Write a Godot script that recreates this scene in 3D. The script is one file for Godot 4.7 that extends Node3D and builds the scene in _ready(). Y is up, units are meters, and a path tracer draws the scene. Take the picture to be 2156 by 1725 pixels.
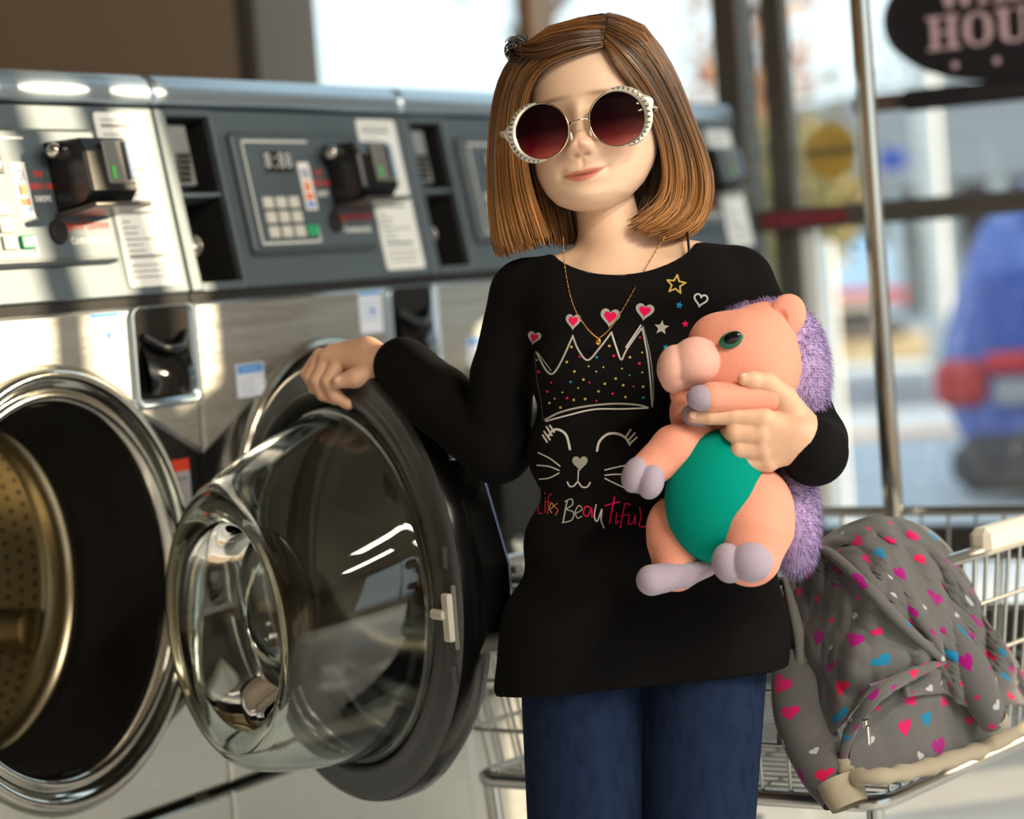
extends Node3D
# A laundromat: a girl with round sunglasses holds a plush toy and rests a hand on an open washer door.
# World: x runs along the row of washers, y up, z out of the washer fronts into the room. Metres.

const FPX := 5500.0            # focal length in pixels of a 2156 x 1725 picture
const CX := 1078.0
const CY := 862.5
const EYE := Vector3(-2.94429, 0.98, 2.10149)
const RT := Vector3(0.476256, -0.074686, 0.876129)
const UPV := Vector3(0.082055, 0.995813, 0.040284)
const FW := Vector3(0.875470, -0.052706, -0.480390)
const ZG := 3.0                # how far the girl stands from the camera
const U := ZG / FPX            # metres per unit of her modelling grid
var rng := RandomNumberGenerator.new()
var M := {}


# ---------------------------------------------------------------- mesh collector
class MB:
	var v := PackedVector3Array()
	var n := PackedVector3Array()
	var uv := PackedVector2Array()
	var c := PackedColorArray()
	var ix := PackedInt32Array()
	var col := Color(1, 1, 1)

	func vert(p: Vector3, nn: Vector3, t := Vector2.ZERO) -> int:
		v.append(p); n.append(nn); uv.append(t); c.append(col)
		return v.size() - 1

	func ntri(a: Vector3, b: Vector3, d: Vector3, face: Vector3, ta := Vector2.ZERO, tb := Vector2.ZERO, td := Vector2.ZERO) -> void:
		var q := (d - a).cross(b - a)
		if q.length_squared() < 1e-18: return
		var swap := q.dot(face) < 0.0
		q = (-q if swap else q).normalized()
		var i := vert(a, q, ta); vert(b, q, tb); vert(d, q, td)
		if swap: ix.append_array([i, i + 2, i + 1])
		else: ix.append_array([i, i + 1, i + 2])

	func nquad(a: Vector3, b: Vector3, d: Vector3, e: Vector3, face: Vector3) -> void:
		ntri(a, b, d, face, Vector2(0, 1), Vector2(1, 1), Vector2(1, 0))
		ntri(a, d, e, face, Vector2(0, 1), Vector2(1, 0), Vector2(0, 0))

	# a smooth sheet through rows of points
	func grid(P: Array, wrap_u := false, wrap_v := false, flip := false, us := 1.0, vs := 1.0, cols: Array = []) -> void:
		var R := P.size()
		var C: int = P[0].size()
		var base := v.size()
		for i in R:
			var row: PackedVector3Array = P[i]
			var up: PackedVector3Array = P[(i + R - 1) % R] if wrap_v else P[maxi(i - 1, 0)]
			var dn: PackedVector3Array = P[(i + 1) % R] if wrap_v else P[mini(i + 1, R - 1)]
			for j in C:
				var l := (j + C - 1) % C if wrap_u else maxi(j - 1, 0)
				var r := (j + 1) % C if wrap_u else mini(j + 1, C - 1)
				var du := row[r] - row[l]
				var dv := dn[j] - up[j]
				if du.length_squared() < 1e-14: du = (dn[r] + up[r]) - (dn[l] + up[l])
				if dv.length_squared() < 1e-14: dv = dn[r] - up[l]
				var q := dv.cross(du).normalized()
				if not cols.is_empty(): col = cols[i][j]
				vert(row[j], -q if flip else q, Vector2(float(j) / maxf(1.0, C - (0 if wrap_u else 1)) * us, float(i) / maxf(1.0, R - (0 if wrap_v else 1)) * vs))
		for i in (R if wrap_v else R - 1):
			for j in (C if wrap_u else C - 1):
				var a := base + i * C + j
				var b := base + i * C + (j + 1) % C
				var e := base + ((i + 1) % R) * C + j
				var d := base + ((i + 1) % R) * C + (j + 1) % C
				if flip: ix.append_array([a, d, b, a, e, d])
				else: ix.append_array([a, b, d, a, d, e])

	func box(at: Vector3, size: Vector3, r := 0.0, B := Basis()) -> void:
		var h := size * 0.5
		r = minf(r, minf(h.x, minf(h.y, h.z)) * 0.98)
		var ax := [Vector3(1, 0, 0), Vector3(0, 1, 0), Vector3(0, 0, 1)]
		for k in 3:
			for s in [-1.0, 1.0]:
				var a: Vector3 = ax[(k + 1) % 3]
				var b: Vector3 = ax[(k + 2) % 3]
				var o: Vector3 = ax[k] * h[k] * s
				var ha: float = h[(k + 1) % 3] - r
				var hb: float = h[(k + 2) % 3] - r
				nquad(at + B * (o - a * ha - b * hb), at + B * (o + a * ha - b * hb), at + B * (o + a * ha + b * hb), at + B * (o - a * ha + b * hb), B * (ax[k] * s))
		if r <= 0.0: return
		for k in 3:
			var a: Vector3 = ax[(k + 1) % 3]
			var b: Vector3 = ax[(k + 2) % 3]
			var e: Vector3 = ax[k]
			for s in [-1.0, 1.0]:
				for t in [-1.0, 1.0]:
					var pa: Vector3 = a * h[(k + 1) % 3] * s + b * (h[(k + 2) % 3] - r) * t
					var pb: Vector3 = a * (h[(k + 1) % 3] - r) * s + b * h[(k + 2) % 3] * t
					var le: Vector3 = e * (h[k] - r)
					nquad(at + B * (pa - le), at + B * (pb - le), at + B * (pb + le), at + B * (pa + le), B * (a * s + b * t))
		for sx in [-1.0, 1.0]:
			for sy in [-1.0, 1.0]:
				for sz in [-1.0, 1.0]:
					var s := Vector3(sx, sy, sz)
					ntri(at + B * (s * Vector3(h.x, h.y - r, h.z - r)), at + B * (s * Vector3(h.x - r, h.y, h.z - r)), at + B * (s * Vector3(h.x - r, h.y - r, h.z)), B * s)

	func lathe(prof: PackedVector2Array, segs: int, X := Transform3D(), flip := false, a0 := 0.0, a1 := TAU, skew := Vector3.ZERO) -> void:
		var P := []
		var whole := absf(a1 - a0 - TAU) < 1e-4
		for k in prof:
			var row := PackedVector3Array()
			for j in (segs if whole else segs + 1):
				var a := a0 + (a1 - a0) * j / segs
				row.append(X * (Vector3(cos(a) * k.x, sin(a) * k.x, k.y) + skew * k.y))
			P.append(row)
		grid(P, whole, false, flip)

	# a tapered tube along points; the radius is one number or one per point
	func tube(pts: PackedVector3Array, rad, sides := 8, closed := false, caps := true, flat := 1.0, hint := Vector3.UP) -> void:
		var N := pts.size()
		var P := []
		var pr := Vector3.ZERO
		for i in N:
			var t: Vector3
			if closed: t = pts[(i + 1) % N] - pts[(i + N - 1) % N]
			else: t = pts[mini(i + 1, N - 1)] - pts[maxi(i - 1, 0)]
			t = t.normalized()
			if pr == Vector3.ZERO:
				pr = hint.cross(t)
				if pr.length() < 0.05: pr = Vector3.RIGHT.cross(t)
				if pr.length() < 0.05: pr = Vector3.BACK.cross(t)
			pr = (pr - t * pr.dot(t)).normalized()
			var q := t.cross(pr)
			var r: float = rad if typeof(rad) == TYPE_FLOAT else rad[i]
			var row := PackedVector3Array()
			for j in sides:
				var a := TAU * j / sides
				row.append(pts[i] + (pr * cos(a) + q * sin(a) * flat) * r)
			P.append(row)
		grid(P, true, closed, true)
		if caps and not closed:
			for e in [0, N - 1]:
				var row: PackedVector3Array = P[e]
				var out: Vector3 = pts[0] - pts[1] if e == 0 else pts[N - 1] - pts[N - 2]
				for j in sides:
					ntri(pts[e], row[j], row[(j + 1) % sides], out)

	# a flat outline (x, y) given thickness from z0 to z1, front edge bevelled
	func prism(poly: PackedVector2Array, z0: float, z1: float, X := Transform3D(), bevel := 0.0) -> void:
		var cap := poly
		if bevel > 0.0:
			var ins := Geometry2D.offset_polygon(poly, -bevel, Geometry2D.JOIN_MITER)
			if ins.size() == 1 and ins[0].size() == poly.size():
				cap = ins[0]
				var best := 0     # line the inset up with the outline
				var bd := 1e9
				for k in cap.size():
					if cap[k].distance_to(poly[0]) < bd:
						bd = cap[k].distance_to(poly[0]); best = k
				var same := Geometry2D.is_polygon_clockwise(cap) == Geometry2D.is_polygon_clockwise(poly)
				var q := PackedVector2Array()
				for k in cap.size(): q.append(cap[(best + (k if same else -k) + cap.size()) % cap.size()])
				cap = q
			else: bevel = 0.0
		var N := poly.size()
		var cw := Geometry2D.is_polygon_clockwise(poly)
		for i in N:
			var a := poly[i]
			var b := poly[(i + 1) % N]
			var e := b - a
			var out := Vector3(-e.y, e.x, 0) if cw else Vector3(e.y, -e.x, 0)
			out = X.basis * out
			nquad(X * Vector3(a.x, a.y, z0), X * Vector3(b.x, b.y, z0), X * Vector3(b.x, b.y, z1 - bevel), X * Vector3(a.x, a.y, z1 - bevel), out)
			if bevel > 0.0:
				var ca := cap[i]
				var cb := cap[(i + 1) % N]
				nquad(X * Vector3(a.x, a.y, z1 - bevel), X * Vector3(b.x, b.y, z1 - bevel), X * Vector3(cb.x, cb.y, z1), X * Vector3(ca.x, ca.y, z1), out.normalized() + X.basis * Vector3(0, 0, 1))
		for pass_ in 2:
			var pl := cap if pass_ == 0 else poly
			var z := z1 if pass_ == 0 else z0
			var f := X.basis * Vector3(0, 0, 1 if pass_ == 0 else -1)
			var t := Geometry2D.triangulate_polygon(pl)
			var lo := Vector2(1e9, 1e9)
			var hi := -lo
			for p in pl:
				lo = lo.min(p); hi = hi.max(p)
			var s := (hi - lo).max(Vector2(1e-6, 1e-6))
			for k in range(0, t.size(), 3):
				var ps := []
				var ts := []
				for m in 3:
					var p := pl[t[k + m]]
					ps.append(X * Vector3(p.x, p.y, z))
					ts.append(Vector2((p.x - lo.x) / s.x, 1.0 - (p.y - lo.y) / s.y))
				ntri(ps[0], ps[1], ps[2], f, ts[0], ts[1], ts[2])

	func ball(at: Vector3, rad: Vector3, B := Basis(), seg := 20, rings := 12) -> void:
		var P := []
		for i in rings + 1:
			var a := PI * i / rings
			var row := PackedVector3Array()
			for j in seg:
				var b := TAU * j / seg
				row.append(at + B * (Vector3(sin(a) * cos(b), cos(a), sin(a) * sin(b)) * rad))
			P.append(row)
		grid(P, true, false, true)

	func moved(T: Transform3D) -> void:
		var nb := T.basis.inverse().transposed()
		for i in v.size():
			v[i] = T * v[i]
			n[i] = (nb * n[i]).normalized()

	func join(o: MB) -> void:
		var base := v.size()
		v.append_array(o.v); n.append_array(o.n); uv.append_array(o.uv); c.append_array(o.c)
		for k in o.ix: ix.append(base + k)

	func mesh() -> ArrayMesh:
		var a := []
		a.resize(Mesh.ARRAY_MAX)
		a[Mesh.ARRAY_VERTEX] = v; a[Mesh.ARRAY_NORMAL] = n; a[Mesh.ARRAY_TEX_UV] = uv; a[Mesh.ARRAY_COLOR] = c; a[Mesh.ARRAY_INDEX] = ix
		var m := ArrayMesh.new()
		if v.size() > 2: m.add_surface_from_arrays(Mesh.PRIMITIVE_TRIANGLES, a)
		return m


class Painter:                     # gives a soft body its own colours and print coordinates
	func tint(_p: Vector3) -> Color: return Color(1, 1, 1)
	func place(_p: Vector3, _n: Vector3) -> Vector2: return Vector2.ZERO


# ---------------------------------------------------------------- soft bodies: a distance field meshed as surface nets
class Field:
	var lo: Vector3
	var nx: int
	var ny: int
	var nz: int
	var h: float
	var f := PackedFloat32Array()

	func _init(a: Vector3, b: Vector3, cell: float) -> void:
		lo = a; h = cell
		nx = int((b.x - a.x) / cell) + 2
		ny = int((b.y - a.y) / cell) + 2
		nz = int((b.z - a.z) / cell) + 2
		f.resize(nx * ny * nz)
		f.fill(1e4)

	func span(a: Vector3, b: Vector3) -> PackedInt32Array:
		var i := ((a - lo) / h).floor()
		var j := ((b - lo) / h).ceil()
		return PackedInt32Array([clampi(int(i.x), 0, nx - 1), clampi(int(j.x), 0, nx - 1), clampi(int(i.y), 0, ny - 1), clampi(int(j.y), 0, ny - 1), clampi(int(i.z), 0, nz - 1), clampi(int(j.z), 0, nz - 1)])

	# tapered limb from a to b, blended over k
	func limb(a: Vector3, b: Vector3, ra: float, rb: float, k := 8.0) -> void:
		var e := maxf(ra, rb) + k + 2.5 * h
		var s := span(a.min(b) - Vector3.ONE * e, a.max(b) + Vector3.ONE * e)
		var d := b - a
		var l2 := maxf(d.length_squared(), 1e-9)
		var dr := rb - ra
		for z in range(s[4], s[5] + 1):
			for y in range(s[2], s[3] + 1):
				var at := (z * ny + y) * nx
				var p := lo + Vector3(s[0], y, z) * h - a
				for x in range(s[0], s[1] + 1):
					var t := clampf(p.dot(d) / l2, 0.0, 1.0)
					var q := (p - d * t).length() - ra - dr * t
					var o := f[at + x]
					if absf(o - q) < k:
						var m := (k - absf(o - q)) / k
						f[at + x] = minf(o, q) - m * m * k * 0.25
					elif q < o: f[at + x] = q
					p.x += h

	func egg(at_: Vector3, r: Vector3, B := Basis(), k := 8.0, cut := false) -> void:
		var e := maxf(r.x, maxf(r.y, r.z)) + k + 2.5 * h
		var s := span(at_ - Vector3.ONE * e, at_ + Vector3.ONE * e)
		var I := B.transposed()
		var inv := Vector3.ONE / r
		var small := minf(r.x, minf(r.y, r.z))
		for z in range(s[4], s[5] + 1):
			for y in range(s[2], s[3] + 1):
				var at := (z * ny + y) * nx
				for x in range(s[0], s[1] + 1):
					var p := I * (lo + Vector3(x, y, z) * h - at_)
					var a := (p * inv).length()
					var b := (p * inv * inv).length()
					var q := a * (a - 1.0) / b if b > 1e-9 else -small
					var o := f[at + x]
					if cut:
						q = -q
						if absf(o - q) < k:
							var m := (k - absf(o - q)) / k
							f[at + x] = maxf(o, q) + m * m * k * 0.25
						elif q > o: f[at + x] = q
					elif absf(o - q) < k:
						var m := (k - absf(o - q)) / k
						f[at + x] = minf(o, q) - m * m * k * 0.25
					elif q < o: f[at + x] = q

	# keeps the side of a plane that its normal points away from
	func cutoff(p0: Vector3, nrm: Vector3) -> void:
		for z in nz:
			for y in ny:
				var at := (z * ny + y) * nx
				for x in nx:
					f[at + x] = maxf(f[at + x], (lo + Vector3(x, y, z) * h - p0).dot(nrm))

	func net(mb: MB, T := Transform3D(), paint: Painter = null) -> void:
		var id := PackedInt32Array()
		id.resize(f.size())
		id.fill(-1)
		var sy := nx
		var sz := nx * ny
		var nb := T.basis.orthonormalized()
		for z in nz - 1:
			for y in ny - 1:
				var at := (z * ny + y) * nx
				for x in nx - 1:
					var i := at + x
					var a := f[i]
					var b := f[i + 1]
					var c := f[i + sy]
					var d := f[i + sy + 1]
					var e := f[i + sz]
					var g := f[i + sz + 1]
					var k := f[i + sz + sy]
					var l := f[i + sz + sy + 1]
					var neg := int(a < 0) + int(b < 0) + int(c < 0) + int(d < 0) + int(e < 0) + int(g < 0) + int(k < 0) + int(l < 0)
					if neg == 0 or neg == 8: continue
					var sum := Vector3.ZERO
					var cnt := 0
					if (a < 0) != (b < 0): sum += Vector3(a / (a - b), 0, 0); cnt += 1
					if (c < 0) != (d < 0): sum += Vector3(c / (c - d), 1, 0); cnt += 1
					if (e < 0) != (g < 0): sum += Vector3(e / (e - g), 0, 1); cnt += 1
					if (k < 0) != (l < 0): sum += Vector3(k / (k - l), 1, 1); cnt += 1
					if (a < 0) != (c < 0): sum += Vector3(0, a / (a - c), 0); cnt += 1
					if (b < 0) != (d < 0): sum += Vector3(1, b / (b - d), 0); cnt += 1
					if (e < 0) != (k < 0): sum += Vector3(0, e / (e - k), 1); cnt += 1
					if (g < 0) != (l < 0): sum += Vector3(1, g / (g - l), 1); cnt += 1
					if (a < 0) != (e < 0): sum += Vector3(0, 0, a / (a - e)); cnt += 1
					if (b < 0) != (g < 0): sum += Vector3(1, 0, b / (b - g)); cnt += 1
					if (c < 0) != (k < 0): sum += Vector3(0, 1, c / (c - k)); cnt += 1
					if (d < 0) != (l < 0): sum += Vector3(1, 1, d / (d - l)); cnt += 1
					var gr := Vector3(b + d + g + l - a - c - e - k, c + d + k + l - a - b - e - g, e + g + k + l - a - b - c - d).normalized()
					var p := lo + (Vector3(x, y, z) + sum / cnt) * h
					var t := Vector2.ZERO
					if paint:
						mb.col = paint.tint(p)
						t = paint.place(p, gr)
					id[i] = mb.vert(T * p, nb * gr, t)
		for z in range(1, nz - 1):
			for y in range(1, ny - 1):
				var at := (z * ny + y) * nx
				for x in range(1, nx - 1):
					var i := at + x
					var a := f[i] < 0
					if a != (f[i + 1] < 0): four(mb, id[i], id[i - sy], id[i - sy - sz], id[i - sz], not a)
					if a != (f[i + sy] < 0): four(mb, id[i], id[i - sz], id[i - sz - 1], id[i - 1], not a)
					if a != (f[i + sz] < 0): four(mb, id[i], id[i - 1], id[i - 1 - sy], id[i - sy], not a)

	func four(mb: MB, a: int, b: int, c: int, d: int, turn: bool) -> void:
		if a < 0 or b < 0 or c < 0 or d < 0: return
		if turn: mb.ix.append_array([a, b, c, a, c, d])
		else: mb.ix.append_array([a, c, b, a, d, c])


# ---------------------------------------------------------------- naming and placing
func at(px: float, py: float, z: float) -> Vector3:
	return EYE + (FW + RT * ((px - CX) / FPX) - UPV * ((py - CY) / FPX)) * z

func g(px: float, py: float, dz: float) -> Vector3:      # the girl's modelling grid: x right, y up, z towards the front
	var k := 1.0 - dz / FPX
	return Vector3((px - CX) * k, -(py - CY) * k, dz)

func gw() -> Transform3D:                                # her grid in the world
	return Transform3D(Basis(RT * U, UPV * U, -FW * U), EYE + FW * ZG)

func thing(called: String, label: String, category: String, where := Vector3.ZERO, group := "") -> Node3D:
	var o := Node3D.new()
	o.name = called
	add_child(o, true)
	o.position = where
	tag(o, label, category, group)
	return o

func tag(o: Node3D, label: String, category: String, group := "") -> void:
	o.set_meta("label", label)
	if category != "": o.set_meta("category", category)
	if group != "": o.set_meta("group", group)

func put(called: String, mb: MB, mat: Material, parent: Node3D = self, local := true) -> MeshInstance3D:
	var o := MeshInstance3D.new()
	o.name = called
	if not local:      # the points are in world axes: move them to the parent's own
		var T := Transform3D()
		var k: Node = parent
		while k is Node3D and k != self:
			T = k.transform * T
			k = k.get_parent()
		mb.moved(T.affine_inverse())
	o.mesh = mb.mesh()
	o.material_override = mat
	o.cast_shadow = GeometryInstance3D.SHADOW_CASTING_SETTING_ON
	parent.add_child(o, true)
	return o

func struct(called: String, mb: MB, mat: Material, label := "") -> MeshInstance3D:
	var o := put(called, mb, mat)
	o.set_meta("kind", "structure")
	if label != "": o.set_meta("label", label)
	return o

func note(o: Node3D, label: String) -> Node3D:
	o.set_meta("label", label)
	return o

func mat(rgb: Color, rough := 0.6, metal := 0.0) -> StandardMaterial3D:
	var m := StandardMaterial3D.new()
	m.albedo_color = rgb
	m.roughness = rough
	m.metallic = metal
	return m

func hexc(r: int, gg: int, b: int) -> Color:
	return Color(r / 255.0, gg / 255.0, b / 255.0)

func lin(r: int, gg: int, b: int) -> Color:
	return hexc(r, gg, b).srgb_to_linear()

func noise_tex(freq: float, size := 256, a := 0.0, b := 1.0, seed_ := 3, octaves := 4) -> NoiseTexture2D:
	var nz := FastNoiseLite.new()
	nz.seed = seed_
	nz.frequency = freq
	nz.fractal_octaves = octaves
	var t := NoiseTexture2D.new()
	t.width = size; t.height = size
	t.seamless = true
	t.noise = nz
	var gr := Gradient.new()
	gr.set_color(0, Color(a, a, a)); gr.set_color(1, Color(b, b, b))
	t.color_ramp = gr
	return t

func curve(pts: PackedVector3Array, n: int) -> PackedVector3Array:   # Catmull-Rom through the points
	var out := PackedVector3Array()
	var L := pts.size() - 1
	for i in n:
		var t := float(i) / (n - 1) * L
		var k := mini(int(t), L - 1)
		t -= k
		out.append(pts[k].cubic_interpolate(pts[k + 1], pts[maxi(k - 1, 0)], pts[mini(k + 2, L)], t))
	return out

func table(xs: Array, ys: Array, x: float) -> float:                 # smooth look-up
	var n := xs.size()
	if x <= xs[0]: return ys[0]
	for i in n - 1:
		if x <= xs[i + 1]:
			var t: float = (x - xs[i]) / (xs[i + 1] - xs[i])
			return cubic_interpolate(ys[i], ys[i + 1], ys[maxi(i - 1, 0)], ys[mini(i + 2, n - 1)], t)
	return ys[n - 1]

# ---------------------------------------------------------------- flat print
func blank(w: int, h_: int, c: Color) -> Image:
	var im := Image.create(w, h_, false, Image.FORMAT_RGBA8)
	im.fill(c)
	return im

func stroke(im: Image, pts: PackedVector2Array, r: float, c: Color) -> void:
	for k in pts.size() - 1:
		var a := pts[k]
		var b := pts[k + 1]
		var x0 := maxi(int(minf(a.x, b.x) - r - 1), 0)
		var x1 := mini(int(maxf(a.x, b.x) + r + 1), im.get_width() - 1)
		var y0 := maxi(int(minf(a.y, b.y) - r - 1), 0)
		var y1 := mini(int(maxf(a.y, b.y) + r + 1), im.get_height() - 1)
		for y in range(y0, y1 + 1):
			for x in range(x0, x1 + 1):
				var d := Geometry2D.get_closest_point_to_segment(Vector2(x, y), a, b).distance_to(Vector2(x, y))
				var s := clampf(r + 0.5 - d, 0.0, 1.0)
				if s > 0.0: im.set_pixel(x, y, im.get_pixel(x, y).lerp(c, s))

func fill_poly(im: Image, pts: PackedVector2Array, c: Color) -> void:
	var lo_ := pts[0]
	var hi := pts[0]
	for p in pts:
		lo_ = lo_.min(p); hi = hi.max(p)
	for y in range(maxi(int(lo_.y), 0), mini(int(hi.y) + 1, im.get_height() - 1) + 1):
		for x in range(maxi(int(lo_.x), 0), mini(int(hi.x) + 1, im.get_width() - 1) + 1):
			if Geometry2D.is_point_in_polygon(Vector2(x, y), pts): im.set_pixel(x, y, c)
	var q := pts.duplicate()
	q.append(pts[0])
	stroke(im, q, 0.4, c)

func heart(cx: float, cy: float, s: float, turn := 0.0, wide := 1.0) -> PackedVector2Array:
	var out := PackedVector2Array()
	for k in 28:
		var t := TAU * k / 28
		out.append(Vector2(cx, cy) + Vector2(16.0 * pow(sin(t), 3) * wide, -(13.0 * cos(t) - 5.0 * cos(2 * t) - 2.0 * cos(3 * t) - cos(4 * t))).rotated(turn) * s / 16.0)
	return out

func star(cx: float, cy: float, s: float, turn := 0.0) -> PackedVector2Array:
	var out := PackedVector2Array()
	for k in 10:
		out.append(Vector2(cx, cy) + Vector2(0, -s if k % 2 == 0 else -s * 0.45).rotated(TAU * k / 10 + turn))
	return out

func bend(pts: PackedVector2Array, n := 20) -> PackedVector2Array:
	var p3 := PackedVector3Array()
	for p in pts: p3.append(Vector3(p.x, p.y, 0))
	var out := PackedVector2Array()
	for p in curve(p3, n): out.append(Vector2(p.x, p.y))
	return out

func tex(im: Image) -> ImageTexture:
	return ImageTexture.create_from_image(im)

func lettering(words_: String, size: float, depth: float, bold := true, face := "Droid Sans") -> TextMesh:
	var t := TextMesh.new()
	t.text = words_
	var f := SystemFont.new()
	f.font_names = PackedStringArray([face])
	f.font_weight = 700 if bold else 400
	t.font = f
	t.font_size = 32
	t.pixel_size = size / 32.0
	t.depth = depth
	return t

func put_text(called: String, words_: String, size: float, depth: float, m: Material, parent: Node3D, T: Transform3D, face := "Droid Sans") -> MeshInstance3D:
	var o := MeshInstance3D.new()
	o.name = called
	o.mesh = lettering(words_, size, depth, true, face)
	o.material_override = m
	o.transform = T
	parent.add_child(o, true)
	return o


func _ready() -> void:
	rng.seed = 20240611
	# camera
	var cam := Camera3D.new()
	cam.name = "camera"
	add_child(cam)
	cam.transform = Transform3D(Basis(RT, UPV, -FW).orthonormalized(), EYE)
	var lens := CameraAttributesPhysical.new()
	lens.frustum_focal_length = 76.5
	lens.frustum_focus_distance = 2.92
	lens.exposure_aperture = 2.5
	lens.frustum_near = 0.05
	lens.frustum_far = 400.0
	cam.attributes = lens
	cam.fov = rad_to_deg(2.0 * atan(CY / FPX))
	cam.near = 0.05
	cam.far = 400.0
	cam.current = true
	# sky and exposure
	var env := Environment.new()
	var sky := Sky.new()
	var sm := ProceduralSkyMaterial.new()
	sm.sky_top_color = hexc(222, 246, 255)
	sm.sky_horizon_color = hexc(230, 250, 255)
	sm.sky_curve = 0.12
	sm.ground_horizon_color = hexc(205, 215, 225)
	sm.ground_bottom_color = hexc(120, 125, 130)
	sky.sky_material = sm
	env.background_mode = Environment.BG_SKY
	env.sky = sky
	env.background_energy_multiplier = 1.22
	env.tonemap_mode = Environment.TONE_MAPPER_LINEAR
	env.tonemap_exposure = 1.28
	env.sdfgi_enabled = true
	env.ssao_enabled = true
	env.ssil_enabled = true
	var we := WorldEnvironment.new()
	we.name = "world_environment"
	we.environment = env
	add_child(we)
	# low sun through the glass end wall
	var sun := DirectionalLight3D.new()
	sun.name = "sun"
	sun.light_color = Color(1.0, 0.9, 0.74)
	sun.light_energy = 2.3
	sun.light_angular_distance = 0.6
	sun.shadow_enabled = true
	sun.sky_mode = DirectionalLight3D.SKY_MODE_LIGHT_ONLY
	add_child(sun)
	sun.look_at_from_position(Vector3(6.9, 2.25, 7.1), Vector3.ZERO)
	materials()
	room()
	added_lamps()
	outside()
	washers()
	cart()
	hoodie()
	person()
	sunglasses()
	necklace()
	plush()


func materials() -> void:
	var brush := noise_tex(0.02, 256, 0.26, 0.36, 5)
	M.steel = mat(hexc(216, 218, 214), 1.0, 1.0)
	M.steel.roughness_texture = brush
	M.steel.uv1_triplanar = true
	M.steel.uv1_scale = Vector3(0.6, 14.0, 0.6)
	M.rail = mat(hexc(176, 194, 208), 0.3, 0.85)
	M.chrome = mat(hexc(215, 213, 205), 0.1, 1.0)
	M.drum = mat(hexc(196, 186, 160), 0.3, 1.0)
	M.grey = mat(hexc(88, 101, 110), 0.5, 0.4)
	M.grey.metallic_specular = 0.5
	M.bezel = mat(hexc(80, 90, 97), 0.48, 0.35)
	M.black = mat(hexc(17, 17, 18), 0.22)
	M.matte = mat(hexc(15, 14, 14), 0.75)
	M.rubber = mat(hexc(12, 11, 11), 0.6)
	M.flange = mat(hexc(60, 62, 64), 0.36)
	M.white = mat(hexc(226, 228, 226), 0.5)
	M.latch = mat(hexc(212, 214, 205), 0.45)
	M.key = mat(hexc(206, 207, 200), 0.5)
	M.green = mat(hexc(12, 165, 105), 0.4)
	M.red = mat(hexc(214, 58, 42), 0.6)
	M.glass = mat(Color(0.97, 0.99, 0.98, 0.0), 0.02)
	M.glass.transparency = BaseMaterial3D.TRANSPARENCY_ALPHA
	M.glass.refraction_enabled = true
	M.glass.refraction_scale = 0.05
	M.pane = mat(Color(1, 1, 1, 0.03), 0.02)
	M.pane.transparency = BaseMaterial3D.TRANSPARENCY_ALPHA
	M.darkglass = mat(hexc(12, 13, 16), 0.06)
	M.wire = mat(hexc(190, 192, 190), 0.22, 1.0)
	M.frame = mat(hexc(84, 80, 74), 0.45, 0.3)
	M.framedark = mat(hexc(34, 30, 28), 0.6)


# ---------------------------------------------------------------- the room
func slab(called: String, a: Vector3, b: Vector3, m: Material, label := "") -> MeshInstance3D:
	var mb := MB.new()
	mb.box(Vector3.ZERO, (b - a).abs())
	var o := struct(called, mb, m, label)
	o.position = (a + b) * 0.5
	return o

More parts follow.
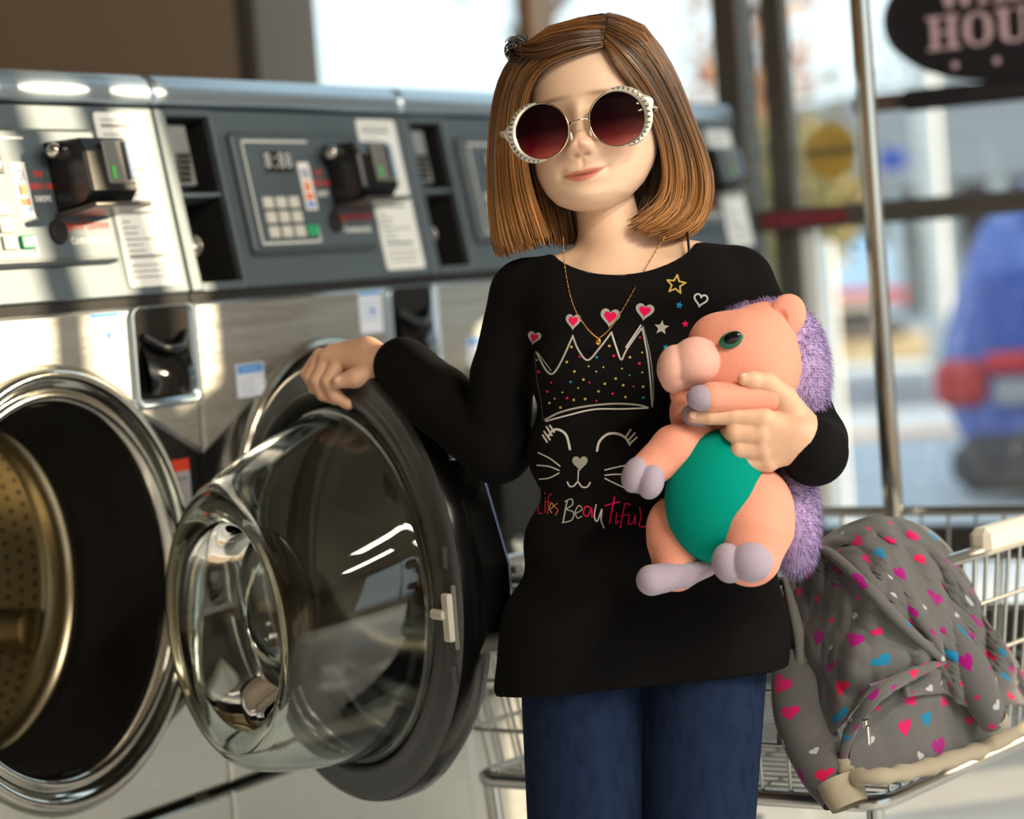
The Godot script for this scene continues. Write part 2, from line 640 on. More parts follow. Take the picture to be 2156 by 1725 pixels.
func room() -> void:
	var wallm := mat(hexc(104, 80, 54), 0.85)



	wallm.uv1_triplanar = true
	wallm.uv1_scale = Vector3(3, 3, 3)
	var pale := mat(hexc(132, 122, 110), 0.85)
	var floorm := mat(hexc(222, 226, 228), 0.4)
	floorm.roughness_texture = noise_tex(0.03, 256, 0.3, 0.55, 8)
	floorm.uv1_triplanar = true
	floorm.uv1_scale = Vector3(0.7, 0.7, 0.7)
	var XE := 2.1           # the glass end wall
	slab("floor", Vector3(-6, -0.12, -1.2), Vector3(XE + 0.05, 0, 6.2), floorm, "pale smooth laundromat floor")
	slab("ceiling", Vector3(-6.1, 3.0, -1.3), Vector3(XE + 0.15, 3.15, 6.3), pale, "tan ceiling")
	slab("wall_back", Vector3(-6, 0, -1.3), Vector3(1.78, 3.0, -1.1), wallm, "brown painted wall behind the washers")
	slab("trim_1", Vector3(1.74, 0, -1.3), Vector3(1.86, 3.0, -1.13), mat(hexc(52, 50, 44), 0.8), "dark recessed joint beside the brown wall")
	slab("trim_2", Vector3(1.86, 0, -1.3), Vector3(2.105, 3.0, -1.1), mat(hexc(118, 110, 100), 0.7), "grey brown column at the edge of the window")
	slab("wall_left", Vector3(-6.2, 0, -1.3), Vector3(-6, 3.0, 6.3), pale)
	slab("wall_front", Vector3(-6, 0, 6.0), Vector3(-3.8, 3.0, 6.2), pale)
	slab("wall_front", Vector3(-3.8, 0, 6.0), Vector3(XE, 0.35, 6.2), pale)
	slab("wall_front", Vector3(-3.8, 2.75, 6.0), Vector3(XE, 3.0, 6.2), pale)
	for q in [[1.45, 2.02, 0.0, 2.9], [3.12, 6.2, 0.0, 2.9], [2.02, 2.72, 0.0, 1.5], [1.0, 1.45, 1.35, 2.9], [-1.2, 6.2, 2.88, 3.0]]:  # unseen solid parts laid out to steer where the sun falls
		slab("wall_end", Vector3(XE - 0.09, q[2], q[0]), Vector3(XE + 0.09, q[3], q[1]), pale)
	slab("wall_sun_blocker", Vector3(5.6, 0, 2.2), Vector3(6.0, 3.7, 4.4), wallm, "brown wall added outside, out of view, to shade the back wall")  # added unseen wall, only there to keep sun off the back wall
	# window in the end wall above the washer tops
	var w1 := Node3D.new()
	w1.name = "window_1"
	add_child(w1)
	w1.set_meta("kind", "structure")
	w1.set_meta("label", "bright window beyond the washers with a thin brown upright")
	w1.position = Vector3(XE, 0, -0.6)
	var mb := MB.new()
	mb.box(Vector3(0, 0.05, 0), Vector3(0.08, 0.1, 0.98), 0.006)
	mb.box(Vector3(0, 2.85, 0), Vector3(0.08, 0.07, 0.98), 0.006)
	put("window_frame", mb, M.frame, w1)
	mb = MB.new()
	mb.box(Vector3(0.0, 1.45, 0.055), Vector3(0.07, 2.74, 0.028), 0.004)
	put("mullion", mb, mat(hexc(150, 112, 74), 0.5), w1)
	for q in [[-0.49, 0.04], [0.07, 0.49]]:
		mb = MB.new()
		mb.box(Vector3(0, 1.45, (q[0] + q[1]) * 0.5), Vector3(0.006, 2.74, q[1] - q[0]))
		put("pane", mb, M.pane, w1)
	# the rest of the glass end wall
	var w2 := Node3D.new()
	w2.name = "window_2"
	add_child(w2)
	w2.set_meta("kind", "structure")
	w2.set_meta("label", "glass end wall with dark metal posts")
	w2.position = Vector3(XE, 0, 0)
	for q in [[-0.108, -0.048, 0.0, 2.88], [0.93, 0.99, 0.0, 2.88], [1.42, 1.46, 0.0, 1.4], [2.0, 2.03, 0.0, 2.88], [2.245, 2.257, 1.5, 2.88], [2.44, 2.448, 1.5, 2.88], [2.70, 2.74, 0.0, 2.88], [3.09, 3.13, 0.0, 2.88]]:
		mb = MB.new()
		mb.box(Vector3(0, (q[2] + q[3]) * 0.5, (q[0] + q[1]) * 0.5), Vector3(0.08, q[3] - q[2], q[1] - q[0]), 0.005)
		put("post", mb, M.frame, w2)
	for q in [[-0.048, -0.012, 0.0, 2.88], [0.99, 1.42, 0.1, 1.35], [2.03, 2.245, 1.5, 2.88], [2.257, 2.44, 1.5, 2.88], [2.448, 2.7, 1.5, 2.88], [2.74, 3.09, 0.1, 2.88]]:
		mb = MB.new()
		mb.box(Vector3(0, (q[2] + q[3]) * 0.5, (q[0] + q[1]) * 0.5), Vector3(0.006, q[3] - q[2], q[1] - q[0]))
		put("pane", mb, M.pane, w2)
	for q in [[0.99, 1.42, 0.05, 0.1], [2.74, 3.09, 0.05, 0.1]]:
		mb = MB.new()
		mb.box(Vector3(0, q[2], (q[0] + q[1]) * 0.5), Vector3(0.08, q[3], q[1] - q[0]), 0.005)
		put("sill", mb, M.framedark, w2)
	var d := Node3D.new()
	d.name = "door_1"
	add_child(d)
	d.set_meta("kind", "structure")
	d.set_meta("label", "glass entrance door with a dark push bar across the middle")
	d.position = Vector3(XE, 0, 0)
	for q in [[-0.006, 0.044], [0.87, 0.925]]:
		mb = MB.new()
		mb.box(Vector3(0, 1.44, (q[0] + q[1]) * 0.5), Vector3(0.045, 2.84, q[1] - q[0]), 0.005)
		put("stile", mb, M.frame, d)
	for q in [["bottom_rail", 0.03, 0.235], ["mid_rail", 0.33, 0.402], ["top_rail", 2.78, 2.86]]:
		mb = MB.new()
		mb.box(Vector3(0, (q[1] + q[2]) * 0.5, 0.457), Vector3(0.045, q[2] - q[1], 0.826), 0.004)
		put(q[0], mb, M.framedark, d)
	mb = MB.new()
	mb.box(Vector3(-0.035, 1.043, 0.44), Vector3(0.04, 0.046, 0.99), 0.01)
	put("push_bar", mb, M.frame, d)
	mb = MB.new()
	mb.box(Vector3(0, 1.57, 0.457), Vector3(0.006, 2.6, 0.826))
	put("pane", mb, M.pane, d)
	mb = MB.new()
	mb.box(Vector3(0, 0.72, 0.063), Vector3(0.03, 0.6, 0.034), 0.004)
	put("glazing_bead", mb, M.white, d)  # white colour stands in for sunlight on the inner jamb edge
	# front windows, out of the picture on the right
	var w3 := Node3D.new()
	w3.name = "window_3"
	add_child(w3)
	w3.set_meta("kind", "structure")
	w3.position = Vector3(-0.85, 0, 6.1)
	for k in 5:
		mb = MB.new()
		mb.box(Vector3(-2.92 + k * 1.46, 1.55, 0), Vector3(0.07, 2.4, 0.1), 0.005)
		put("post", mb, M.frame, w3)
	for k in 4:
		mb = MB.new()
		mb.box(Vector3(-2.19 + k * 1.46, 1.55, 0), Vector3(1.39, 2.4, 0.006))
		put("pane", mb, M.pane, w3)
	door_marks()


func door_marks() -> void:
	# yellow disc on the door glass
	var st := thing("round_sticker", "round yellow sticker on the glass of the entrance door", "sticker", at(1750, 320, 5.39))
	var B := Basis(Vector3(0, 0, 1), Vector3.UP, Vector3(-1, 0, 0))
	var mb := MB.new()
	mb.lathe(PackedVector2Array([Vector2(0.0001, 0.002), Vector2(0.054, 0.002), Vector2(0.0565, 0.001), Vector2(0.0565, -0.001)]), 40, Transform3D(B, Vector3(-0.004, 0, 0)))
	put("disc", mb, mat(hexc(206, 164, 8), 0.6), st)
	var dark := mat(hexc(60, 48, 12), 0.6)
	put_text("lettering", "BAXARAN", 0.024, 0.001, dark, st, Transform3D(B, Vector3(-0.0065, 0.0, 0)))
	# red notice on the push bar
	var rn := thing("push_notice", "red strip of small lettering stuck on the door push bar", "sticker", Vector3(2.043, 1.043, 0.075))
	mb = MB.new()
	mb.box(Vector3.ZERO, Vector3(0.003, 0.036, 0.19), 0.001)
	put("strip", mb, mat(hexc(96, 40, 44), 0.6), rn)
	put_text("lettering", "NO SMOKING NO SMOKING", 0.013, 0.001, mat(hexc(170, 40, 64), 0.6), rn, Transform3D(B, Vector3(-0.002, 0, 0)))
	# shop sign: a dark oval with a bar below
	var c := at(2112, 22, 5.0)
	var sg := thing("shop_sign", "black oval sign with grey serif capitals hanging over a rounded bar", "sign", c)
	var k := 5.0 / FPX          # one picture pixel at the sign
	mb = MB.new()
	var prof := PackedVector2Array([Vector2(0.0001, 0.008), Vector2(0.93, 0.008), Vector2(0.945, 0.012), Vector2(0.985, 0.013), Vector2(1.0, 0.008), Vector2(1.0, -0.008), Vector2(0.0001, -0.008)])
	mb.lathe(prof, 72, Transform3D(B.scaled_local(Vector3(265 * k, 146 * k, 1.0)), Vector3.ZERO))
	var sb := mat(hexc(24, 22, 30), 0.5)
	put("oval", mb, sb, sg)
	var lm := mat(hexc(206, 178, 190), 0.6)
	put_text("lettering", "HOUSE", 96 * k, 0.006, lm, sg, Transform3D(B, Vector3(-0.012, -36 * k, 4 * k)), "Droid Serif")
	put_text("lettering", "WASH", 84 * k, 0.006, lm, sg, Transform3D(B, Vector3(-0.012, 46 * k, -6 * k)), "Droid Serif")
	for z in [-110, -18]:
		mb = MB.new()
		mb.ball(Vector3(-0.01, -104 * k, z * k), Vector3(0.004, 0.007, 0.007))
		put("bolt", mb, lm, sg)
	mb = MB.new()
	var bar := PackedVector2Array()
	for i in 20:
		var a := TAU * (i + 0.5) / 20
		bar.append(Vector2(cos(a) * 24 * k + (250 * k if cos(a) > 0 else -250 * k), sin(a) * 24 * k))
	mb.prism(bar, -0.008, 0.008, Transform3D(B, Vector3(0, -168 * k, 0.03)), 0.003)
	put("name_bar", mb, sb, sg)
	put_text("lettering", "COIN LAUNDRY", 26 * k, 0.002, mat(hexc(52, 46, 52), 0.6), sg, Transform3D(B, Vector3(-0.009, -168 * k, 0.0)))
	mb = MB.new()
	mb.box(Vector3(0.02, -166 * k, -300 * k), Vector3(0.016, 38 * k, 110 * k), 0.003)
	put("bracket", mb, mat(hexc(92, 72, 72), 0.6), sg)
	for z in [-130, 130]:
		mb = MB.new()
		mb.tube(PackedVector3Array([Vector3(0, 110 * k, z * k), Vector3(0, 2.99 - c.y, z * k)]), 0.003, 6)
		put("chain", mb, M.wire, sg)


func added_lamps() -> void:  # unseen ceiling panels added as soft key and fill for the girl
	var glow := mat(Color(1, 1, 1), 0.6)
	glow.emission_enabled = true
	glow.emission = Color(1.0, 0.96, 0.9)
	glow.emission_energy_multiplier = 3.0
	for q in [[-2.7, 4.4], [-0.7, 4.4], [1.2, 4.4], [-1.7, 3.2]]:
		var t := thing("added_ceiling_light", "added unseen ceiling light panel " + {-2.7: "furthest from the glass end wall", -0.7: "between two others in its line", 1.2: "nearest the glass end wall", -1.7: "on its own nearer the washers"}[q[0]], "ceiling light", Vector3(q[0], 2.985, q[1]), "added ceiling light panels")
		var mb := MB.new()
		for s in [-1, 1]:
			mb.box(Vector3(0.63 * s, 0, 0), Vector3(0.03, 0.03, 0.36), 0.004)
			mb.box(Vector3(0, 0, 0.165 * s), Vector3(1.26, 0.03, 0.03), 0.004)
		put("frame", mb, M.white, t)
		mb = MB.new()
		mb.box(Vector3(0, 0.004, 0), Vector3(1.23, 0.008, 0.30))
		put("diffuser", mb, glow, t)
		var l := AreaLight3D.new()
		l.name = "added_fill_light"
		l.area_size = Vector2(1.2, 0.28)
		l.light_color = Color(1.0, 0.94, 0.85)
		l.light_energy = 6.8
		l.area_normalize_energy = true
		l.shadow_enabled = true
		l.set("area_range", 12.0)
		l.position = Vector3(0, -0.02, 0)
		l.rotation.x = -PI / 2
		t.add_child(l, true)


# ---------------------------------------------------------------- washing machines
func arc(cx: float, cy: float, r: float, a0: float, a1: float, n: int) -> PackedVector2Array:
	var out := PackedVector2Array()
	for k in n + 1:
		var a := deg_to_rad(a0 + (a1 - a0) * k / n)
		out.append(Vector2(cx + cos(a) * r, cy + sin(a) * r))
	return out

func rrect(x0: float, y0: float, x1: float, y1: float, r: float, n := 5) -> PackedVector2Array:
	var p := arc(x1 - r, y1 - r, r, 0, 90, n)
	p.append_array(arc(x0 + r, y1 - r, r, 90, 180, n))
	p.append_array(arc(x0 + r, y0 + r, r, 180, 270, n))
	p.append_array(arc(x1 - r, y0 + r, r, 270, 360, n))
	return p

# a plate with a round hole: outline as a function of angle
func holed(mb: MB, hole: float, cy: float, half: Vector2, z: float, zb: float) -> void:
	var A := PackedVector3Array()
	var B := PackedVector3Array()
	var C := PackedVector3Array()
	var D := PackedVector3Array()
	for k in 64:
		var a := TAU * k / 64
		var u := Vector2(cos(a), sin(a))
		var s := minf(half.x / maxf(absf(u.x), 1e-6), half.y / maxf(absf(u.y), 1e-6))
		A.append(Vector3(u.x * hole, cy + u.y * hole, zb))
		B.append(Vector3(u.x * hole, cy + u.y * hole, z))
		C.append(Vector3(u.x * s, cy + u.y * s, z))
		D.append(Vector3(u.x * s, cy + u.y * s, zb))
	for q in [[A, B], [B, C], [C, D]]:
		mb.grid([q[0], q[1]], true)

func panel_frame() -> Transform3D:   # the sloping control panel: x across, y up the slope, z out
	var s := Vector3(0, 0.264, -0.043).normalized()
	return Transform3D(Basis(Vector3(1, 0, 0), s, Vector3(1, 0, 0).cross(s)), Vector3(0, 0.98, 0))

func pb(mb: MB, x0: float, x1: float, y0: float, y1: float, z0: float, z1: float, r := 0.002) -> void:  # a box on the panel, y given as height
	var F := panel_frame()
	var k := 1.0132
	mb.box(F * Vector3((x0 + x1) * 0.5, ((y0 + y1) * 0.5 - 0.98) * k, (z0 + z1) * 0.5), Vector3(x1 - x0, (y1 - y0) * k, z1 - z0), r, F.basis)

func label_image() -> Image:
	var im := blank(256, 512, hexc(232, 236, 236))
	var ink := hexc(88, 92, 98)
	var y := 22.0
	var r := RandomNumberGenerator.new()
	r.seed = 4
	var k := 0
	while y < 490.0:
		var head := k % 7 == 1
		var x := 30.0
		var x1 := 60.0 + r.randf() * 160.0 if not head else 200.0
		while x < x1:
			var w := 6.0 + r.randf() * 16.0
			stroke(im, PackedVector2Array([Vector2(x, y), Vector2(minf(x + w, x1), y)]), 4.0 if head else 2.0, ink)
			x += w + 7.0
		y += 17.0 + (9.0 if head else 0.0)
		k += 1
	return im

func sticker_image(kind: int) -> Image:
	var im := blank(128, 128, hexc(214, 222, 238))
	if kind == 0:      # blue header over fine print
		im.fill_rect(Rect2i(6, 5, 116, 32), hexc(28, 122, 205))
		stroke(im, PackedVector2Array([Vector2(20, 21), Vector2(106, 21)]), 3.0, hexc(170, 205, 240))
		for k in 6: stroke(im, PackedVector2Array([Vector2(12, 52 + k * 12), Vector2(112 - (k * 37) % 40, 52 + k * 12)]), 1.6, hexc(150, 158, 178))
	elif kind == 1:    # pale notice
		im.fill_rect(Rect2i(4, 2, 120, 10), hexc(40, 140, 215))
		for k in 5: stroke(im, PackedVector2Array([Vector2(14, 30 + k * 14), Vector2(108, 30 + k * 14)]), 1.8, hexc(140, 165, 210))
		stroke(im, PackedVector2Array([Vector2(70, 60), Vector2(76, 60)]), 9.0, hexc(70, 130, 215))
	elif kind == 2:    # warning
		im.fill(hexc(150, 152, 158))
		im.fill_rect(Rect2i(0, 0, 128, 22), hexc(206, 52, 24))
		for k in 9: stroke(im, PackedVector2Array([Vector2(14, 36 + k * 10), Vector2(112 - (k * 29) % 30, 36 + k * 10)]), 2.0, hexc(84, 86, 92))
	else:              # card brands
		im.fill(hexc(240, 240, 240))
		var b := hexc(35, 60, 140)
		for w in [[[20, 18], [30, 40], [40, 18]], [[50, 18], [50, 40]], [[78, 18], [62, 20], [62, 27], [76, 31], [76, 38], [60, 40]], [[84, 40], [94, 18], [104, 40]]]:
			var q := PackedVector2Array()
			for p in w: q.append(Vector2(p[0], p[1]))
			stroke(im, q, 3.0, b)
		stroke(im, PackedVector2Array([Vector2(46, 64), Vector2(48, 64)]), 15.0, hexc(222, 40, 30))
		stroke(im, PackedVector2Array([Vector2(78, 64), Vector2(80, 64)]), 15.0, hexc(244, 160, 40))
		im.fill_rect(Rect2i(20, 84, 88, 16), hexc(238, 110, 40))
		im.fill_rect(Rect2i(20, 104, 88, 18), hexc(120, 150, 215))
	return im

func make_washer(open: bool) -> Node3D:
	var t := thing("washing_machine", "", "washing machine", Vector3(-0.33, 0, 0), "stainless washing machines in the row")
	# carcass, hollow
	var mb := MB.new()
	for s in [-1, 1]: mb.box(Vector3(0.322 * s, 0.72, -0.40), Vector3(0.012, 1.04, 0.70), 0.003)
	mb.box(Vector3(0, 0.72, -0.752), Vector3(0.65, 1.04, 0.012))
	mb.box(Vector3(0, 1.234, -0.41), Vector3(0.65, 0.012, 0.69))
	mb.box(Vector3(0, 0.21, -0.40), Vector3(0.64, 0.012, 0.69))
	mb.box(Vector3(0, 0.98, -0.06), Vector3(0.64, 0.02, 0.08))
	put("cabinet", mb, M.steel, t)
	mb = MB.new()
	mb.box(Vector3(0, 0.08, -0.40), Vector3(0.64, 0.16, 0.70), 0.004)
	put("plinth", mb, M.frame, t)
	# top rail, rounded
	mb = MB.new()
	var P := []
	for x in [-0.3275, -0.325, -0.318, 0.318, 0.325, 0.3275]:
		var k: float = clampf((0.3275 - absf(x)) / 0.0095, 0.0, 1.0)
		var ins: float = (1.0 - sqrt(maxf(0.0, 1.0 - (1.0 - k) * (1.0 - k)))) * 0.008
		var row := PackedVector3Array()
		var prof := [[-0.75, 1.240], [-0.052 - 0, 1.2435], [-0.041 - ins, 1.2445], [-0.036 - ins, 1.25], [-0.036 - ins, 1.264], [-0.041 - ins, 1.279 - ins], [-0.053 - ins, 1.2865 - ins], [-0.07, 1.289 - ins], [-0.75, 1.289 - ins]]
		for q in prof: row.append(Vector3(x, q[1], q[0]))
		P.append(row)
	mb.grid(P, false, false, false)
	for e in [0, 5]:
		var row: PackedVector3Array = P[e]
		for k in range(1, row.size() - 1): mb.ntri(row[0], row[k], row[k + 1], Vector3(-1 if e == 0 else 1, 0, 0))
	put("top_rail", mb, M.rail, t)
	# control panel with the coin recess left open
	mb = MB.new()
	pb(mb, -0.327, -0.301, 0.985, 1.241, -0.02, 0.0)
	pb(mb, -0.196, 0.327, 0.985, 1.241, -0.02, 0.0)
	pb(mb, -0.301, -0.196, 1.231, 1.241, -0.02, 0.0, 0.0)
	pb(mb, -0.301, -0.196, 0.985, 0.996, -0.02, 0.0, 0.0)
	put("control_panel", mb, M.grey, t)
	var rec := MB.new()
	pb(rec, -0.301, -0.196, 0.99, 1.236, -0.075, -0.07, 0.0)
	pb(rec, -0.303, -0.3005, 0.99, 1.236, -0.07, -0.012, 0.0)
	pb(rec, -0.1965, -0.194, 0.99, 1.236, -0.07, -0.012, 0.0)
	pb(rec, -0.301, -0.196, 0.993, 0.997, -0.07, -0.012, 0.0)
	pb(rec, -0.301, -0.196, 1.230, 1.234, -0.07, -0.012, 0.0)
	var rn := put("coin_recess", rec, M.matte, t)
	mb = MB.new()
	pb(mb, -0.299, -0.243, 1.135, 1.222, -0.06, -0.012)
	put("coin_slot_plate", mb, M.steel, rn)
	mb = MB.new()
	for k in 5: pb(mb, -0.288 + k * 0.002, -0.258 + k * 0.002, 1.14 + k * 0.0085, 1.146 + k * 0.0085, -0.013, -0.009, 0.001)
	put("coin_slot", mb, M.black, rn)
	mb = MB.new()
	pb(mb, -0.3, -0.197, 1.118, 1.124, -0.07, -0.006)
	put("shelf", mb, M.rail, rn)
	var F := panel_frame()
	mb = MB.new()
	mb.lathe(PackedVector2Array([Vector2(0.0001, 0.002), Vector2(0.008, 0.002), Vector2(0.009, 0.01), Vector2(0.012, 0.012), Vector2(0.017, 0.009), Vector2(0.019, 0.0), Vector2(0.019, -0.03)]), 24, F * Transform3D(Basis(), Vector3(-0.252, 0.076, -0.04)))
	put("lock", mb, M.chrome, rn)
	mb = MB.new()
	mb.lathe(PackedVector2Array([Vector2(0.0001, 0.006), Vector2(0.004, 0.005), Vector2(0.0065, 0.0), Vector2(0.0065, -0.03)]), 16, F * Transform3D(Basis(), Vector3(-0.265, 0.118, -0.04)))
	put("knob", mb, M.chrome, rn)
	# keypad module
	mb = MB.new()
	mb.prism(rrect(-0.168, 0.05, 0.174, 0.230, 0.008, 3), -0.002, 0.012, F, 0.005)
	var kp := put("keypad_module", mb, M.bezel, t)
	mb = MB.new()
	mb.prism(rrect(-0.160, 0.058, 0.166, 0.222, 0.005, 3), 0.0, 0.0135, F)
	put("face_plate", mb, M.grey, kp)
	mb = MB.new()
	for q in [[-0.153, -0.150, 1.042, 1.194], [0.0, 0.003, 1.042, 1.066], [-0.153, 0.02, 1.191, 1.194], [-0.153, 0.003, 1.042, 1.045]]:
		pb(mb, q[0], q[1], q[2], q[3], 0.013, 0.0145, 0.0)
	put("border_line", mb, M.white, kp)
	mb = MB.new()
	pb(mb, -0.107, -0.031, 1.147, 1.178, 0.012, 0.0155, 0.001)
	put("display", mb, mat(hexc(42, 40, 36), 0.15), kp)
	put_text("readout", "8:88", 0.03, 0.0006, mat(hexc(214, 222, 226), 0.4), kp, F * Transform3D(Basis(), Vector3(-0.069, 0.186, 0.0158)), "Droid Sans Mono")
	var kbox := BoxMesh.new()
	for r in 3:
		for cc in 3:
			mb = MB.new()
			pb(mb, -0.131 + cc * 0.034, -0.105 + cc * 0.034, 1.094 - r * 0.0215, 1.111 - r * 0.0215, 0.013, 0.017, 0.0015)
			put("key", mb, M.key, kp)
	mb = MB.new()
	pb(mb, -0.029, -0.002, 1.051, 1.068, 0.013, 0.018, 0.002)
	note(put("key", mb, M.green, kp), "green start key")
	mb = MB.new()
	mb.lathe(PackedVector2Array([Vector2(0.0001, 0.002), Vector2(0.009, 0.002), Vector2(0.013, 0.004), Vector2(0.0155, 0.003), Vector2(0.0165, 0.0), Vector2(0.0165, -0.006)]), 24, F * Transform3D(Basis(), Vector3(0.05, 0.092, 0.0145)))
	put("payment_button", mb, M.matte, kp)
	put_text("lettering", "Speed Queen", 0.0155, 0.0005, M.red, kp, F * Transform3D(Basis(), Vector3(0.111, 0.1, 0.0137)))
	put_text("lettering", "Commercial", 0.013, 0.0005, M.white, kp, F * Transform3D(Basis(), Vector3(0.111, 0.08, 0.0137)))
	for k in 3:
		put_text("lettering", ["TAP", "INSERT CARD", "SWIPE"][k], 0.011, 0.0005, [M.red, M.red, M.white][k], kp, F * Transform3D(Basis(), Vector3(0.035, 0.168 - k * 0.016, 0.0137)))
	mb = MB.new()
	mb.prism(PackedVector2Array([Vector2(-0.018, 0.112), Vector2(0.012, 0.112), Vector2(0.012, 0.184), Vector2(-0.018, 0.184)]), 0.013, 0.0142, F)
	var cm := mat(Color.WHITE, 0.5)
	cm.albedo_texture = tex(sticker_image(3))
	put("card_decal", mb, cm, kp)
	# card reader: a wedge that stands out of the panel
	var side := PackedVector2Array([Vector2(0.0, 0.016), Vector2(0.05, 0.02), Vector2(0.064, 0.034), Vector2(0.064, 0.085), Vector2(0.058, 0.104), Vector2(0.0, 0.112)])   # out, up
	var XB := F * Transform3D(Basis(Vector3(0, 0, 1), Vector3(0, 1, 0), Vector3(-1, 0, 0)), Vector3(0.0, 0.098, 0.012))
	mb = MB.new()
	mb.prism(side, -0.152, -0.058, XB, 0.004)
	var cr := put("card_reader", mb, M.black, t)
	mb = MB.new()
	pb(mb, 0.095, 0.149, 1.118, 1.175, 0.074, 0.079, 0.002)
	put("reader_face", mb, mat(hexc(104, 106, 104), 0.35), cr)
	mb = MB.new()
	pb(mb, 0.132, 0.138, 1.122, 1.172, 0.077, 0.0805, 0.0)
	put("card_slot", mb, M.matte, cr)
	mb = MB.new()
	pb(mb, 0.102, 0.109, 1.124, 1.140, 0.078, 0.0805, 0.0)
	put("status_light", mb, mat(hexc(70, 190, 90), 0.4), cr)
	mb = MB.new()
	pb(mb, 0.1405, 0.149, 1.124, 1.172, 0.078, 0.0805, 0.0)
	cm = mat(hexc(150, 178, 214), 0.5)
	put("side_decal", mb, cm, cr)
	mb = MB.new()
	pb(mb, 0.05, 0.172, 1.088, 1.0945, 0.012, 0.082, 0.002)
	put("reader_shelf", mb, mat(hexc(66, 64, 60), 0.25), cr)
	mb = MB.new()
	mb.lathe(PackedVector2Array([Vector2(0.0001, 0.012), Vector2(0.006, 0.012), Vector2(0.009, 0.008), Vector2(0.011, 0.0), Vector2(0.011, -0.01)]), 20, F * Transform3D(Basis(Vector3.UP, -1.2), Vector3(0.05, 0.193, 0.035)))
	put("reader_lock", mb, M.chrome, cr)
	# instruction label
	mb = MB.new()
	mb.prism(rrect(0.193, 0.016, 0.309, 0.256, 0.006, 3), -0.001, 0.0015, F)
	var lm := mat(Color.WHITE, 0.55)
	lm.albedo_texture = tex(label_image())
	put("instruction_label", mb, lm, t)
	# joint under the panel
	mb = MB.new()
	mb.box(Vector3(0, 0.977, -0.03), Vector3(0.656, 0.012, 0.05))
	put("joint_strip", mb, M.matte, t)
	# front sheet above the door
	var poly := PackedVector2Array([Vector2(-0.3275, 0.970), Vector2(-0.3275, 0.762), Vector2(-0.19, 0.828)])
	poly.append_array(arc(0, 0.62, 0.2817, 131.0, 49.0, 20))
	poly.append_array(PackedVector2Array([Vector2(0.19, 0.828), Vector2(0.3275, 0.762), Vector2(0.3275, 0.970)]))
	mb = MB.new()
	mb.prism(poly, -0.03, 0.0, Transform3D(), 0.005)
	put("upper_front", mb, M.steel, t)
	poly = PackedVector2Array([Vector2(-0.3275, 0.302), Vector2(0.3275, 0.302), Vector2(0.3275, 0.478), Vector2(0.19, 0.412)])
	poly.append_array(arc(0, 0.62, 0.2817, -49.0, -131.0, 20))
	poly.append_array(PackedVector2Array([Vector2(-0.19, 0.412), Vector2(-0.3275, 0.478)]))
	mb = MB.new()
	mb.prism(poly, -0.03, 0.0, Transform3D(), 0.005)
	put("lower_front", mb, M.steel, t)
	mb = MB.new()
	mb.prism(PackedVector2Array([Vector2(-0.3275, 0.03), Vector2(0.3275, 0.03), Vector2(0.3275, 0.291), Vector2(-0.3275, 0.291)]), -0.03, 0.0, Transform3D(), 0.004)
	put("kick_plate", mb, M.steel, t)
	mb = MB.new()
	holed(mb, 0.268, 0.62, Vector2(0.3285, 0.235), -0.012, -0.04)
	var sr := put("door_surround", mb, M.black, t)
	mb = MB.new()
	mb.prism(PackedVector2Array([Vector2(0.242, 0.664), Vector2(0.305, 0.664), Vector2(0.305, 0.758), Vector2(0.252, 0.758)]), -0.0125, -0.0105)
	cm = mat(Color.WHITE, 0.5)
	cm.albedo_texture = tex(sticker_image(2))
	put("warning_label", mb, cm, sr)
	# soap dispenser
	mb = MB.new()
	var outer := rrect(0.178, 0.832, 0.3265, 0.9695, 0.016, 5)
	var inner := rrect(0.190, 0.846, 0.3145, 0.966, 0.010, 5)
	var R0 := PackedVector3Array()
	var R1 := PackedVector3Array()
	var R2 := PackedVector3Array()
	var R3 := PackedVector3Array()
	for k in outer.size():
		R0.append(Vector3(outer[k].x, outer[k].y, 0.0))
		var m2 := outer[k].lerp(inner[k], 0.5)
		R1.append(Vector3(lerpf(outer[k].x, m2.x, 0.4), lerpf(outer[k].y, m2.y, 0.4), 0.006))
		R2.append(Vector3(m2.x, m2.y, 0.007))
		R3.append(Vector3(inner[k].x, inner[k].y, 0.0))
	mb.grid([R3, R2, R1, R0], true)
	var sd := put("soap_dispenser", mb, M.rail, t)
	mb = MB.new()
	mb.prism(inner, -0.028, 0.002)
	put("recess", mb, M.black, sd)
	mb = MB.new()
	var rows := []
	for i in 9:
		var v := i / 8.0
		var row := PackedVector3Array()
		for j in 9:
			var u2 := j / 8.0
			row.append(Vector3(lerpf(0.20, 0.30, u2), lerpf(0.918, 0.852, v), 0.004 + 0.018 * sin(v * PI * 0.62) * (0.7 + 0.3 * sin(u2 * PI))))
		rows.append(row)
	mb.grid(rows, false, false, false)
	put("cup", mb, M.darkglass, sd)
	mb = MB.new()
	mb.tube(curve(PackedVector3Array([Vector3(0.205, 0.93, 0.004), Vector3(0.235, 0.912, 0.016), Vector3(0.27, 0.912, 0.016), Vector3(0.3, 0.93, 0.004)]), 12), 0.006, 8)
	put("handle", mb, M.black, sd)
	# notices on the steel
	for q in [[-0.241, 0.831, -0.172, 0.878, 0], [0.098, 0.902, 0.163, 0.966, 1]]:
		mb = MB.new()
		mb.prism(PackedVector2Array([Vector2(q[0], q[1]), Vector2(q[2], q[1]), Vector2(q[2], q[3]), Vector2(q[0], q[3])]), -0.0005, 0.0008)
		cm = mat(Color.WHITE, 0.5)
		cm.albedo_texture = tex(sticker_image(q[4]))
		put("notice", mb, cm, t)
	# polished ring round the drum opening
	mb = MB.new()
	var X := Transform3D(Basis(), Vector3(0, 0.62, 0))
